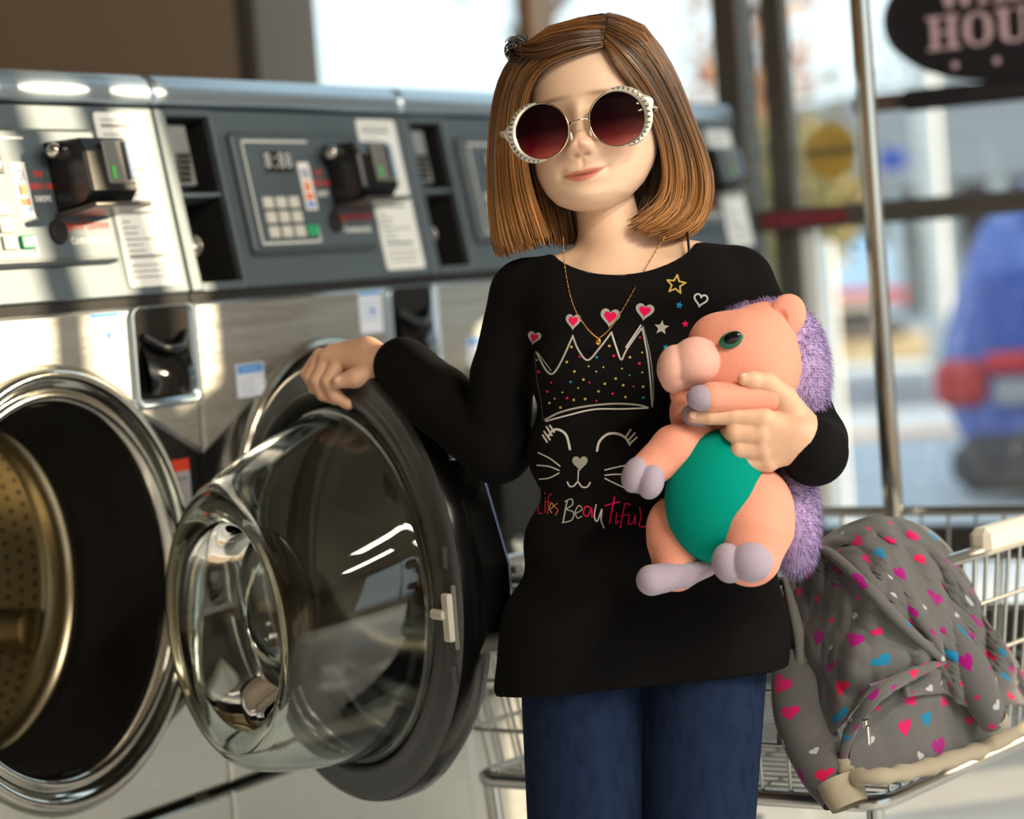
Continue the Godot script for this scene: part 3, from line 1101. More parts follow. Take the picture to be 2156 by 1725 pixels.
	mb.lathe(PackedVector2Array([Vector2(0.2335, -0.026), Vector2(0.235, -0.016), Vector2(0.239, -0.004), Vector2(0.246, 0.003), Vector2(0.252, -0.003), Vector2(0.257, -0.006), Vector2(0.264, 0.004), Vector2(0.272, 0.010), Vector2(0.279, 0.006), Vector2(0.2815, -0.004), Vector2(0.2815, -0.03)]), 96, X)
	put("porthole_ring", mb, M.chrome, t)
	mb = MB.new()
	mb.lathe(PackedVector2Array([Vector2(0.25, -0.165), Vector2(0.222, -0.158), Vector2(0.214, -0.145), Vector2(0.216, -0.128), Vector2(0.2225, -0.108), Vector2(0.225, -0.085), Vector2(0.230, -0.05), Vector2(0.2342, -0.02)]), 72, X)
	put("door_gasket", mb, M.rubber, t)
	if open:
		mb = MB.new()
		mb.lathe(PackedVector2Array([Vector2(0.0001, -0.56), Vector2(0.08, -0.555), Vector2(0.16, -0.565), Vector2(0.24, -0.56), Vector2(0.268, -0.545), Vector2(0.275, -0.53), Vector2(0.275, -0.26), Vector2(0.27, -0.242), Vector2(0.255, -0.228), Vector2(0.228, -0.215), Vector2(0.219, -0.20), Vector2(0.2165, -0.178), Vector2(0.220, -0.166), Vector2(0.228, -0.162)]), 96, X)
		var dr := put("drum", mb, M.drum, t)
		var hole := MB.new()
		hole.lathe(PackedVector2Array([Vector2(0.0001, 0.0012), Vector2(0.003, 0.0012), Vector2(0.0036, 0.0)]), 10)
		var hm := hole.mesh()
		var black := mat(hexc(6, 6, 6), 0.9)
		for i in 11:
			for j in 27:
				var a := deg_to_rad(-62.0 + j * 4.0 + (2.0 if i % 2 == 1 else 0.0))
				var o := MeshInstance3D.new()
				o.name = "drum_hole"
				o.mesh = hm
				o.material_override = black
				var inw := Vector3(-cos(a), -sin(a), 0)
				o.transform = Transform3D(Basis(Vector3(0, 0, 1).cross(inw), Vector3(0, 0, 1), inw) * Basis(), Vector3(0, 0.62, -0.27 - i * 0.024) - inw * 0.2752)
				o.transform.basis = Basis(Vector3(0, 0, 1), inw.cross(Vector3(0, 0, 1)), inw)
				dr.add_child(o, true)
		for k in 3:
			var a := deg_to_rad(100.0 + k * 120.0)
			mb = MB.new()
			var out2 := Vector3(cos(a), sin(a), 0)
			mb.tube(PackedVector3Array([Vector3(0, 0.62, -0.26) + out2 * 0.262, Vector3(0, 0.62, -0.54) + out2 * 0.262]), 0.03, 12)
			put("drum_paddle", mb, M.drum, dr)
	make_door(t, open)
	return t

func make_door(t: Node3D, open: bool) -> void:
	var d := Node3D.new()
	d.name = "door"
	t.add_child(d)
	if open:
		var c := at(744, 1222, 3.27)
		d.transform = Transform3D(Basis(Vector3.UP, deg_to_rad(62.0)).scaled(Vector3.ONE * 1.03), c - t.position)
	else:
		d.position = Vector3(0, 0.62, 0.028)
	# z points out of the washer when the door is shut
	var mb := MB.new()
	mb.lathe(PackedVector2Array([Vector2(0.196, 0.030), Vector2(0.206, 0.038), Vector2(0.236, 0.040), Vector2(0.256, 0.034), Vector2(0.268, 0.018), Vector2(0.270, 0.0), Vector2(0.268, -0.012)]), 96)
	var wing := PackedVector2Array([Vector2(-0.17, 0.155), Vector2(-0.235, 0.150), Vector2(-0.283, 0.03), Vector2(-0.283, -0.045), Vector2(-0.262, -0.07), Vector2(-0.17, -0.10)])
	mb.prism(wing, 0.008, 0.050, Transform3D(), 0.008)
	put("door_cover", mb, M.black, d)
	if not open:
		mb = MB.new()
		mb.lathe(PackedVector2Array([Vector2(0.204, 0.036), Vector2(0.210, 0.045), Vector2(0.222, 0.049), Vector2(0.232, 0.043), Vector2(0.24, 0.045), Vector2(0.25, 0.043), Vector2(0.257, 0.033)]), 96)
		put("trim_ring", mb, M.chrome, d)
	mb = MB.new()
	mb.lathe(PackedVector2Array([Vector2(0.0001, 0.028), Vector2(0.12, 0.027), Vector2(0.198, 0.022), Vector2(0.2, 0.018), Vector2(0.0001, 0.018)]), 72)
	put("front_window", mb, M.darkglass, d)
	mb = MB.new()
	mb.lathe(PackedVector2Array([Vector2(0.268, -0.008), Vector2(0.2655, -0.016), Vector2(0.258, -0.020), Vector2(0.244, -0.0185), Vector2(0.238, -0.022), Vector2(0.232, -0.026), Vector2(0.226, -0.024), Vector2(0.222, -0.014), Vector2(0.2205, 0.004), Vector2(0.2, 0.018)]), 96)
	put("flange", mb, M.flange, d)
	if not open: return
	# glass bowl with a hollow end, wall 6 mm
	mb = MB.new()
	var prof := [[0.218, -0.004], [0.2195, -0.014], [0.216, -0.022], [0.2105, -0.024], [0.2085, -0.03], [0.206, -0.05], [0.200, -0.08], [0.191, -0.115], [0.183, -0.14], [0.173, -0.163], [0.158, -0.178], [0.142, -0.180], [0.128, -0.172], [0.117, -0.155], [0.108, -0.130], [0.098, -0.112], [0.08, -0.103], [0.05, -0.1], [0.0001, -0.099]]
	var outp := PackedVector2Array()
	var p3 := PackedVector3Array()
	for q in prof: p3.append(Vector3(q[0], q[1], 0))
	for p in curve(p3, 54): outp.append(Vector2(p.x, p.y))
	var inp := PackedVector2Array()
	for k in outp.size():
		var e := outp[mini(k + 1, outp.size() - 1)] - outp[maxi(k - 1, 0)]
		var nn := Vector2(-e.y, e.x).normalized()      # towards the door
		if k < 4: nn = Vector2(-1, 0.2).normalized()
		inp.append(Vector2(maxf(outp[k].x + nn.x * -0.0065, 0.0001) if false else maxf(outp[k].x - absf(nn.x) * 0.006 * signf(maxf(outp[k].x - 0.0002, 0.0)), 0.0001), outp[k].y + 0.006 * absf(nn.y)))
	outp.reverse()
	var skew := Vector3(0, 0.2, 0)
	mb.lathe(outp, 96, Transform3D(), true, 0.0, TAU, skew)
	inp.reverse()
	mb.lathe(inp, 96, Transform3D(), false, 0.0, TAU, skew)
	var rim := PackedVector2Array([outp[outp.size() - 1], inp[inp.size() - 1]])
	mb.lathe(rim, 96, Transform3D(), true, 0.0, TAU, skew)
	put("glass_bowl", mb, M.glass, d)
	# latch keeper on the free side
	mb = MB.new()
	var LX := Transform3D(Basis.from_euler(Vector3(0, 0, 0)), Vector3(-0.2515, -0.025, -0.0195))
	mb.box(LX * Vector3(-0.002, 0, -0.004), Vector3(0.016, 0.055, 0.010), 0.002)
	mb.box(LX * Vector3(0.014, 0.003, -0.007), Vector3(0.030, 0.012, 0.010), 0.003)
	put("latch", mb, M.latch, d)
	mb = MB.new()
	mb.box(LX * Vector3(-0.009, 0, 0.0), Vector3(0.006, 0.074, 0.006), 0.002)
	put("latch_plate", mb, mat(hexc(120, 122, 118), 0.45), d)
	for s in [-1, 1]:
		mb = MB.new()
		mb.box(LX * Vector3(0.003, 0.068 * s, 0.0), Vector3(0.011, 0.028, 0.008), 0.0035)
		put("buffer", mb, M.flange, d)
	# hinge arm between the ring and the door
	mb = MB.new()
	for s in [-1, 1]:
		var a: Vector3 = Vector3(0.255, 0.06 * s, 0.01)
		var b: Vector3 = d.transform.affine_inverse() * Vector3(0.312, 0.62 + 0.06 * s, 0.01)
		mb.tube(PackedVector3Array([a, a.lerp(b, 0.5) + Vector3(0.02, 0, 0), b]), 0.009, 8)
	put("hinge", mb, M.matte, d)


func washers() -> void:
	var a := make_washer(true)
	a.set_meta("label", "stainless washing machine with its round door swung open, nearest in the row")
	var b := make_washer(false)
	b.position.x = 0.33
	b.set_meta("label", "stainless washing machine with its door shut, directly behind the opened glass door")
	var c: Node3D = b.duplicate()
	c.name = "washing_machine_002"
	add_child(c, true)
	c.position.x = 0.99
	c.set_meta("label", "stainless washing machine partly covered by the left side of the girl's hair")
	var e: Node3D = b.duplicate()
	e.name = "washing_machine_003"
	add_child(e, true)
	e.position.x = 1.65
	e.set_meta("label", "last stainless washing machine of the row, beside the corner window and behind the girl's shoulder")


# ---------------------------------------------------------------- the girl
const HEAD_Y := [-190.0, -182.0, -165.0, -140.0, -100.0, -60.0, -20.0, 30.0, 80.0, 130.0, 170.0, 190.0]
const HEAD_W := [0.0, 44.0, 78.0, 103.0, 124.0, 131.0, 134.0, 136.0, 130.0, 110.0, 66.0, 0.0]
const HEAD_C := [64.0, 58.0, 47.0, 33.0, 20.0, 8.0, -5.0, -10.0, -10.0, -8.0, -8.0, -8.0]
const HEAD_H := [0.0, 42.0, 76.0, 99.0, 118.0, 132.0, 145.0, 151.0, 146.0, 124.0, 76.0, 0.0]

func head_basis() -> Basis:
	return Basis(Vector3.FORWARD, deg_to_rad(-9.0)) * Basis(Vector3.UP, deg_to_rad(-14.0)) * Basis(Vector3.RIGHT, deg_to_rad(-5.0))

func head_at() -> Vector3:
	return g(1249, 254, 0)

func bump(x: float, y: float, cx: float, cy: float, sx: float, sy: float) -> float:
	var a := (x - cx) / sx
	var b := (y - cy) / sy
	var e := a * a + b * b
	return exp(-0.5 * e) if e < 18.0 else 0.0

# the face: how far the skin stands forward of the plain head, in grid units
func relief(x: float, y: float) -> float:
	var ax := absf(x)
	var z := 0.0
	z -= 11.0 * bump(ax, y, 54, -2, 30, 18)
	z += 4.0 * bump(ax, y, 52, 28, 36, 14)
	z += 7.0 * bump(x, y, 0, 0, 15, 24)
	z += 19.0 * bump(x, y, 0, -44, 15, 26)
	z += 30.0 * bump(x, y, 0, -71, 20, 15)
	z += 18.0 * bump(ax, y, 22, -77, 12, 10)
	z -= 7.0 * bump(ax, y, 11, -91, 6, 3.5)
	z -= 4.0 * bump(ax, y, 36, -74, 7, 12)
	z += 8.0 * bump(x, y, 0, -118, 46, 24)
	z -= 3.0 * bump(x, y, 0, -104, 4, 8)
	var cyl := -128.0 + 0.0035 * x * x + 0.05 * x
	z += 7.0 * bump(x, y, 0, cyl + 8.0, 24, 5.0)
	z += 9.0 * bump(x, y, 0, cyl - 9.0, 22, 6.5)
	z -= 6.5 * bump(x, y, 0, cyl, 24, 2.4)
	z -= 5.0 * bump(ax, y, 48, -119, 8, 9)
	z -= 4.0 * bump(x, y, 0, -150, 30, 7)
	z += 13.0 * bump(x, y, 0, -176, 30, 18)
	z += 9.0 * bump(ax, y, 74, -72, 34, 32)
	return z

func face_tint(x: float, y: float, front: bool) -> Color:
	var skin := lin(240, 205, 178)
	if not front: return skin
	var ax := absf(x)
	skin = skin.lerp(lin(232, 160, 136), 0.45 * bump(ax, y, 80, -66, 30, 26))
	skin = skin.lerp(lin(232, 168, 144), 0.4 * bump(x, y, 0, -72, 20, 12))
	var cyl := -128.0 + 0.0035 * x * x + 0.05 * x
	var e := clampf(absf(x) / 46.0, 0.0, 1.0)
	var top := cyl + 10.0 * (1.0 - pow(e, 1.6)) - 2.2 * bump(x, y, 0, y, 6, 9)
	var low := cyl - 13.0 * (1.0 - e * e)
	var lip := smoothstep(-1.5, 1.5, top - y) * smoothstep(-2.0, 2.5, y - low) * smoothstep(47.0, 43.0, absf(x))
	skin = skin.lerp(lin(212, 122, 106) if y > cyl else lin(206, 108, 92), lip * 0.85)
	skin = skin.lerp(lin(124, 54, 46), bump(x, y, 0, cyl, 26, 1.5) * 0.85)
	skin = skin.lerp(lin(120, 62, 48), bump(ax, y, 11, -91, 5, 2.4) * 0.55)
	skin = skin.lerp(lin(120, 84, 60), clampf(bump(ax, y, 54, 30, 26, 4.0), 0, 1) * 0.7)
	if bump(ax, y, 54, 0, 19, 8) > 0.6:
		skin = lin(225, 220, 212) if Vector2(ax - 54, y).length() > 8.0 else (lin(70, 50, 34) if Vector2(ax - 54, y).length() > 3.5 else lin(10, 8, 8))
	return skin

func head_mesh(mb: MB) -> void:
	var T := gw() * Transform3D(head_basis(), head_at())
	var R := 190
	var C := 210
	var P := []
	var K := []
	for i in R + 1:
		var u := float(i) / R
		var y := -cos(PI * u) * 190.0 if u < 0.06 or u > 0.94 else 0.0
		if y == 0.0: y = lerpf(-cos(PI * 0.06) * 190.0, cos(PI * 0.06) * 190.0, (u - 0.06) / 0.88)
		var w := table(HEAD_Y, HEAD_W, y)
		var hc := table(HEAD_Y, HEAD_C, y)
		var hd := table(HEAD_Y, HEAD_H, y)
		var row := PackedVector3Array()
		var crow := []
		for j in C:
			var f := float(j) / C
			var a := TAU * f - 1.15 * sin(TAU * f) * 0.55      # crowd the columns at the front; a = 0 looks forward
			var ca := cos(a)
			var sa := sin(a)
			var x := signf(sa) * pow(absf(sa), 0.92) * w
			var z := hc + signf(ca) * pow(absf(ca), 0.92) * hd
			var fr := smoothstep(0.05, 0.55, ca)
			if fr > 0.0: z += relief(x, y) * fr
			row.append(T * Vector3(x - 12.0 * smoothstep(-40.0, -190.0, y), y * (1.05 if y < 0.0 else 1.0), z))
			crow.append(face_tint(x, y, ca > 0.15))
		P.append(row)
		K.append(crow)
	mb.grid(P, true, false, true, 1, 1, K)
	# ears
	for s in [-1.0, 1.0]:
		var ear := Field.new(Vector3(s * 140 - 34, -56, -60), Vector3(s * 140 + 34, 50, 40), 4.0)
		ear.limb(Vector3(s * 138, 26, -10), Vector3(s * 148, -4, -26), 12, 12, 6)
		ear.limb(Vector3(s * 148, -4, -26), Vector3(s * 138, -34, -8), 12, 9, 6)
		ear.limb(Vector3(s * 138, 26, -10), Vector3(s * 136, 8, 4), 8, 6, 5)
		ear.limb(Vector3(s * 132, 10, -10), Vector3(s * 132, -26, -8), 10, 10, 6)
		mb.col = lin(232, 178, 150)
		ear.net(mb, T)

func hand_mesh(mb: MB, bones: Array, lo: Vector3, hi: Vector3, cell: float) -> void:
	var f := Field.new(lo, hi, cell)
	for b in bones:      # [from, to, radius, radius, blend]
		f.limb(b[0], b[1], b[2], b[3], b[4])
	mb.col = lin(224, 180, 152)
	f.net(mb, gw())

func finger(out: Array, pts: Array, rad: Array, k := 5.0) -> void:
	for i in pts.size() - 1: out.append([pts[i], pts[i + 1], rad[i], rad[i + 1], k])

class ShirtPainter extends Painter:
	func place(p: Vector3, n: Vector3) -> Vector2:
		if n.z < 0.05: return Vector2(0.01, 0.985)
		return Vector2((p.x + 1078.0 - 1060.0) / 640.0, (862.5 - p.y - 540.0) / 640.0)

func on_print(pts: Array) -> PackedVector2Array:      # picture point -> grid (the chest stands about 140 in front) -> print
	var o := PackedVector2Array()
	for p in pts:
		var k := 1.0 - 140.0 / FPX
		o.append(Vector2(((p[0] - CX) * k + CX - 1060.0) * 1.6, ((p[1] - CY) * k + CY - 540.0) * 1.6))
	return o

func shirt_print() -> Image:
	var S := 1.6                       # print pixels per grid unit; 640 units wide
	var im := blank(1024, 1024, hexc(14, 13, 14))
	var silver := hexc(176, 174, 168)
	var white := hexc(206, 203, 198)
	var pink := hexc(238, 26, 92)
	var gold := hexc(196, 170, 84)
	var blue := hexc(30, 140, 190)
	var L := []
	# crown
	for l in [[[1129, 740], [1163, 787], [1206, 708]], [[1206, 706], [1217, 735], [1237, 758], [1262, 733], [1288, 699]], [[1288, 699], [1299, 735], [1308, 757], [1320, 735], [1352, 690]]]: L.append([l, 3.2, silver])
	L.append([[[1133, 742], [1160, 780]], 1.6, silver])
	L.append([[[1289, 704], [1303, 750]], 2.4, white])
	L.append([[[1318, 731], [1350, 684]], 2.6, white])
	L.append([[[1353, 690], [1362, 740], [1369, 800], [1374, 856]], 3.0, silver])
	L.append([[[1355, 686], [1369, 750], [1376, 820], [1375, 857]], 2.2, hexc(120, 122, 134)])
	L.append([[[1126, 745], [1131, 800], [1139, 840], [1144, 886]], 1.4, hexc(92, 78, 74)])
	L.append([[[1148, 884], [1180, 868], [1230, 856], [1290, 850], [1340, 852], [1365, 858]], 3.2, silver])
	L.append([[[1150, 887], [1190, 876], [1250, 862], [1310, 861], [1365, 859]], 2.8, white])
	# face
	L.append([[[1154, 920], [1165, 906], [1180, 906], [1193, 918], [1200, 946]], 4.2, white])
	L.append([[[1257, 949], [1262, 930], [1278, 915], [1298, 913], [1316, 921], [1326, 936]], 4.2, white])
	for l in [[[1158, 926], [1146, 909]], [[1162, 917], [1151, 899]], [[1167, 910], [1158, 896]], [[1152, 931], [1143, 917]], [[1318, 920], [1328, 905]], [[1323, 927], [1337, 912]], [[1326, 934], [1341, 921]]]: L.append([l, 3.4, white])
	for l in [[[1133, 954], [1158, 966], [1179, 982]], [[1131, 981], [1156, 983], [1177, 991]], [[1136, 1011], [1156, 1008], [1177, 997]], [[1274, 990], [1298, 984], [1322, 979]], [[1274, 1001], [1298, 999], [1320, 1000]], [[1274, 1008], [1305, 1023], [1345, 1040]]]: L.append([l, 2.4, white])
	L.append([[[1218, 990], [1217, 1014]], 2.2, white])
	L.append([[[1195, 1016], [1200, 1025], [1209, 1024], [1217, 1016], [1226, 1026], [1237, 1026], [1243, 1017]], 2.8, white])
	# writing
	for l in [[[1138, 1032], [1136, 1060], [1134, 1082], [1142, 1084]], [[1149, 1052], [1148, 1082]], [[1148, 1040], [1149, 1043]], [[1163, 1042], [1156, 1050], [1154, 1084]], [[1151, 1060], [1160, 1060]]]: L.append([l, 1.8, hexc(206, 36, 70)])
	L.append([[[1160, 1074], [1166, 1068], [1162, 1062], [1157, 1072], [1162, 1082]], 1.6, gold])
	L.append([[[1174, 1062], [1168, 1068], [1175, 1076], [1170, 1086]], 1.8, hexc(214, 90, 70)])
	L.append([[[1195, 1055], [1186, 1100]], 2.6, silver])
	L.append([[[1190, 1058], [1204, 1052], [1206, 1064], [1194, 1074], [1208, 1080], [1204, 1096], [1184, 1102]], 2.0, silver])
	L.append([[[1214, 1082], [1226, 1074], [1220, 1066], [1212, 1078], [1216, 1092], [1226, 1088]], 1.8, silver])
	L.append([[[1244, 1070], [1234, 1068], [1229, 1082], [1238, 1088], [1246, 1072], [1247, 1090]], 2.4, hexc(232, 30, 80)])
	L.append([[[1256, 1064], [1252, 1088], [1258, 1098], [1268, 1074], [1266, 1096], [1272, 1112]], 2.4, white])
	L.append([[[1295, 1048], [1284, 1102]], 2.6, pink])
	L.append([[[1275, 1066], [1306, 1058]], 2.2, pink])
	L.append([[[1300, 1080], [1297, 1102], [1304, 1098]], 2.2, pink])
	L.append([[[1328, 1064], [1318, 1062], [1312, 1084], [1306, 1112]], 2.2, pink])
	L.append([[[1304, 1088], [1324, 1084]], 1.6, pink])
	L.append([[[1326, 1086], [1324, 1104], [1334, 1100], [1338, 1086], [1338, 1104]], 2.2, pink])
	L.append([[[1348, 1070], [1350, 1090], [1346, 1106], [1356, 1110], [1370, 1102]], 2.2, pink])
	for l in L: stroke(im, bend(on_print(l[0]), maxi(l[0].size() * 6, 8)) if l[0].size() > 2 else on_print(l[0]), l[1] * S * 0.62, l[2])
	# hearts on the points of the crown
	for h_ in [[1125, 708, 11, 0.25, 0.9], [1207, 675, 14, 0.05, 0.85], [1285, 666, 17, 0.1, 0.95], [1358, 654, 15, 0.15, 1.0]]:
		var c := on_print([[h_[0], h_[1]]])[0]
		fill_poly(im, heart(c.x, c.y, (h_[2] + 4.5) * 1.6, h_[3], h_[4]), silver)
		fill_poly(im, heart(c.x, c.y, h_[2] * 1.25, h_[3], h_[4]), pink)
	var c0 := on_print([[1221, 974]])[0]
	fill_poly(im, heart(c0.x, c0.y, 27, 0.0, 0.95), hexc(158, 156, 146))
	# stars and the small outline heart
	c0 = on_print([[1424, 598]])[0]
	var st := star(c0.x, c0.y, 32, 0.15)
	st.append(st[0])
	stroke(im, st, 3.0, gold)
	c0 = on_print([[1476, 630]])[0]
	var ht := heart(c0.x, c0.y, 22, 0.2)
	ht.append(ht[0])
	stroke(im, ht, 3.2, hexc(190, 206, 200))
	c0 = on_print([[1431, 642]])[0]
	fill_poly(im, star(c0.x, c0.y, 13, 0.2), blue)
	c0 = on_print([[1394, 689]])[0]
	fill_poly(im, star(c0.x, c0.y, 25, 0.1), silver)
	c0 = on_print([[1444, 681]])[0]
	fill_poly(im, star(c0.x, c0.y, 12, -0.1), pink)
	c0 = on_print([[1402, 731]])[0]
	fill_poly(im, star(c0.x, c0.y, 10, 0.3), blue)
	# confetti inside the crown
	var dots := [[1203, 730, 0], [1283, 728, 0], [1130, 757, 0], [1193, 762, 0], [1239, 771, 0], [1255, 782, 0], [1270, 773, 0], [1309, 776, 0], [1209, 782, 0], [1228, 799, 0], [1296, 797, 0], [1273, 808, 0], [1217, 817, 0], [1260, 824, 0], [1232, 840, 0], [1208, 842, 0], [1180, 858, 0], [1184, 826, 0], [1168, 839, 0], [1317, 836, 0], [1352, 742, 0], [1352, 784, 0], [1354, 814, 0], [1312, 811, 0], [1157, 848, 0], [1326, 752, 0], [1220, 751, 1], [1292, 749, 1], [1160, 805, 1], [1241, 805, 1], [1334, 814, 1], [1290, 829, 1], [1194, 838, 1], [1134, 782, 1], [1346, 765, 1], [1256, 844, 1], [1152, 824, 1], [1348, 710, 1], [1256, 752, 2], [1201, 804, 2], [1325, 790, 2], [1355, 837, 2]]
	for d in dots:
		c0 = on_print([[d[0], d[1]]])[0]
		stroke(im, PackedVector2Array([c0, c0 + Vector2(0.5, 0)]), 4.4 if (d[0] + d[1]) % 3 > 0 else 3.2, [gold, pink, blue][d[2]])
	return im


func person() -> void:
	var t := thing("person", "girl in a black long-sleeved printed top and blue jeans, one hand on the washer door", "person", at(1330, 1000, ZG) * Vector3(1, 0, 1))
	var W := gw()
	# skin: head, neck, trunk, limbs
	var mb := MB.new()
	head_mesh(mb)
	var f := Field.new(g(790, 1800, -360), g(1760, 380, 190), 10.0)
	f.limb(g(1268, 400, -18), g(1296, 545, -18), 62, 70, 12)
	f.limb(g(1296, 530, -18), g(1305, 640, 0), 72, 96, 30)
	f.limb(g(1180, 612, -10), g(1470, 588, -10), 66, 66, 30)
	f.limb(g(1262, 640, 20), g(1390, 630, 20), 92, 92, 40)
	f.limb(g(1320, 520, -30), g(1455, 560, -20), 46, 52, 30)
	f.limb(g(1290, 540, -30), g(1175, 590, -20), 40, 50, 30)
	f.limb(g(1290, 720, -10), g(1330, 1250, -10), 84, 84, 30)
	f.limb(g(1232, 1330, -8), g(1230, 1790, -4), 80, 70, 20)
	f.limb(g(1484, 1330, -8), g(1472, 1790, -4), 80, 70, 20)
	f.limb(g(1120, 620, -20), g(1050, 930, -60), 46, 38, 16)
	f.limb(g(1050, 930, -70), g(820, 772, -320), 34, 32, 16)
	f.limb(g(1530, 600, -20), g(1640, 760, 40), 42, 36, 16)
	mb.col = lin(238, 201, 173)
	f.net(mb, W)
	# the hand on the door
	var b := []
	for q in [[[700, 745], 17], [[686, 752], 17], [[716, 760], 18]]: b.append([g(782, 762, -340), g(q[0][0], q[0][1], -370), 36, q[1], 14])
	b.append([g(800, 765, -325), g(770, 760, -348), 44, 42, 12])
	b.append([g(772, 740, -345), g(704, 742, -378), 34, 20, 14])
	finger(b, [g(716, 756, -362), g(692, 802, -336), g(706, 834, -336), g(733, 852, -340)], [19, 17, 16, 12.5])
	finger(b, [g(694, 748, -378), g(668, 802, -358), g(680, 830, -358), g(706, 842, -362)], [18, 16, 15, 12])
	finger(b, [g(676, 748, -394), g(652, 794, -390), g(662, 818, -394), g(686, 826, -400)], [16, 14, 13, 10.5])
	finger(b, [g(672, 746, -412), g(644, 786, -412), g(654, 806, -414)], [14, 12.5, 11])
	finger(b, [g(784, 780, -318), g(748, 796, -306), g(712, 804, -312)], [26, 22, 15.5], 7)
	hand_mesh(mb, b, g(600, 900, -480), g(880, 660, -230), 3.0)
	# the hand that holds the toy
	b = []
	b.append([g(1716, 938, 326), g(1676, 922, 340), 50, 50, 14])
	for q in [[1606, 884, 366, 23], [1604, 916, 368, 22], [1608, 946, 366, 21], [1618, 972, 358, 20]]: b.append([g(1680, 922, 342), g(q[0], q[1], q[2]), 44, q[3], 16])
	finger(b, [g(1608, 882, 368), g(1546, 876, 366), g(1496, 876, 366), g(1462, 876, 362)], [22, 19.5, 17, 14.5])
	finger(b, [g(1606, 916, 370), g(1548, 912, 366), g(1534, 914, 330), g(1556, 915, 300)], [21, 19.5, 17, 14])
	finger(b, [g(1608, 948, 366), g(1556, 948, 362), g(1542, 946, 328), g(1566, 944, 300)], [20, 18, 16, 13])
	finger(b, [g(1618, 974, 358), g(1572, 976, 354), g(1540, 962, 338), g(1530, 952, 318)], [19, 16.5, 14.5, 12])
	finger(b, [g(1684, 892, 336), g(1650, 838, 352), g(1616, 806, 366), g(1584, 800, 378), g(1566, 798, 384)], [34, 25, 19.5, 17, 13], 8)
	hand_mesh(mb, b, g(1420, 1030, 260), g(1780, 770, 430), 3.2)
	var skin := mat(Color.WHITE, 0.5)
	skin.vertex_color_use_as_albedo = true
	skin.subsurf_scatter_enabled = true
	skin.subsurf_scatter_strength = 0.12
	put("body", mb, skin, t, false)
	# nails
	for q in [[g(1460, 874, 374), Vector3(9, 8, 4), 0.0], [g(712, 800, -297), Vector3(10, 8, 4), 0.4], [g(1563, 790, 393), Vector3(9, 4, 6), 0.3]]:
		mb = MB.new()
		mb.ball(q[0], q[1], Basis(Vector3.BACK, q[2]), 12, 8)
		mb.moved(W)
		put("nail", mb, mat(hexc(240, 190, 172), 0.3), t, false)
	# top
	mb = MB.new()
	f = Field.new(g(715, 1500, -440), g(1860, 440, 400), 8.0)
	f.limb(g(1120, 620, -12), g(1545, 592, -12), 74, 74, 20)
	f.limb(g(1200, 640, 24), g(1470, 620, 24), 104, 104, 40)
	f.limb(g(1222, 780, 28), g(1500, 770, 28), 110, 112, 40)
	f.limb(g(1228, 950, 14), g(1490, 950, 14), 118, 124, 50)
	f.limb(g(1222, 1150, 10), g(1510, 1140, 10), 120, 132, 50)
	f.limb(g(1190, 1330, 0), g(1520, 1300, 0), 138, 136, 50)
	f.limb(g(1184, 1430, -10), g(1525, 1380, -4), 140, 136, 40)
	# sleeves
	f.limb(g(1102, 622, -20), g(1058, 790, -44), 72, 66, 26)
	f.limb(g(1058, 790, -44), g(1046, 944, -66), 66, 74, 16)
	f.limb(g(1046, 944, -66), g(925, 842, -150), 76, 74, 12)
	f.limb(g(925, 842, -150), g(866, 788, -262), 74, 68, 14)
	f.limb(g(866, 788, -262), g(848, 772, -290), 68, 66, 8)
	f.limb(g(1556, 606, -12), g(1646, 770, 60), 76, 68, 26)
	f.limb(g(1646, 770, 60), g(1712, 930, 190), 68, 66, 16)
	f.limb(g(1712, 930, 190), g(1714, 952, 300), 70, 66, 14)
	f.limb(g(1714, 952, 300), g(1702, 940, 328), 68, 64, 8)
	f.egg(g(1318, 468, 60), Vector3(172, 112, 260), Basis(Vector3.BACK, 0.16), 5, true)
	f.limb(g(1188, 1500, -8), g(1505, 1490, -4), 142, 138, 40)
	f.cutoff(g(1330, 1436, 0), Vector3(0.1, -1, 0).normalized())
	f.net(mb, W, ShirtPainter.new())
	var sm := mat(Color.WHITE, 0.92)
	sm.albedo_texture = tex(shirt_print())
	sm.metallic_specular = 0.25
	sm.texture_repeat = false
	put("long_sleeved_top", mb, sm, t, false)
	mb = MB.new()
	mb.tube(curve(PackedVector3Array([g(1446, 470, -60), g(1447, 488, 30), g(1450, 520, 62), g(1452, 556, 80)]), 10), 9.0, 8, false, true, 0.3, Vector3.RIGHT)
	mb.moved(W)
	put("strap", mb, M.matte, t, false)
	# jeans
	mb = MB.new()
	f = Field.new(g(1040, 2470, -200), g(1700, 1240, 180), 12.0)
	f.limb(g(1235, 1330, -8), g(1475, 1320, -8), 112, 112, 30)
	f.limb(g(1224, 1440, -10), g(1232, 1900, 0), 128, 114, 16)
	f.limb(g(1228, 1900, 8), g(1240, 2400, -12), 104, 74, 14)
	f.limb(g(1484, 1420, -10), g(1462, 1900, 0), 130, 116, 16)
	f.limb(g(1468, 1900, 8), g(1460, 2400, -12), 106, 74, 14)
	f.net(mb, W)
	var dm := mat(hexc(30, 43, 70), 0.9)
	dm.albedo_texture = denim()
	dm.uv1_triplanar = true
	dm.uv1_scale = Vector3(9, 3.5, 9)
	dm.metallic_specular = 0.2
	put("jeans", mb, dm, t, false)
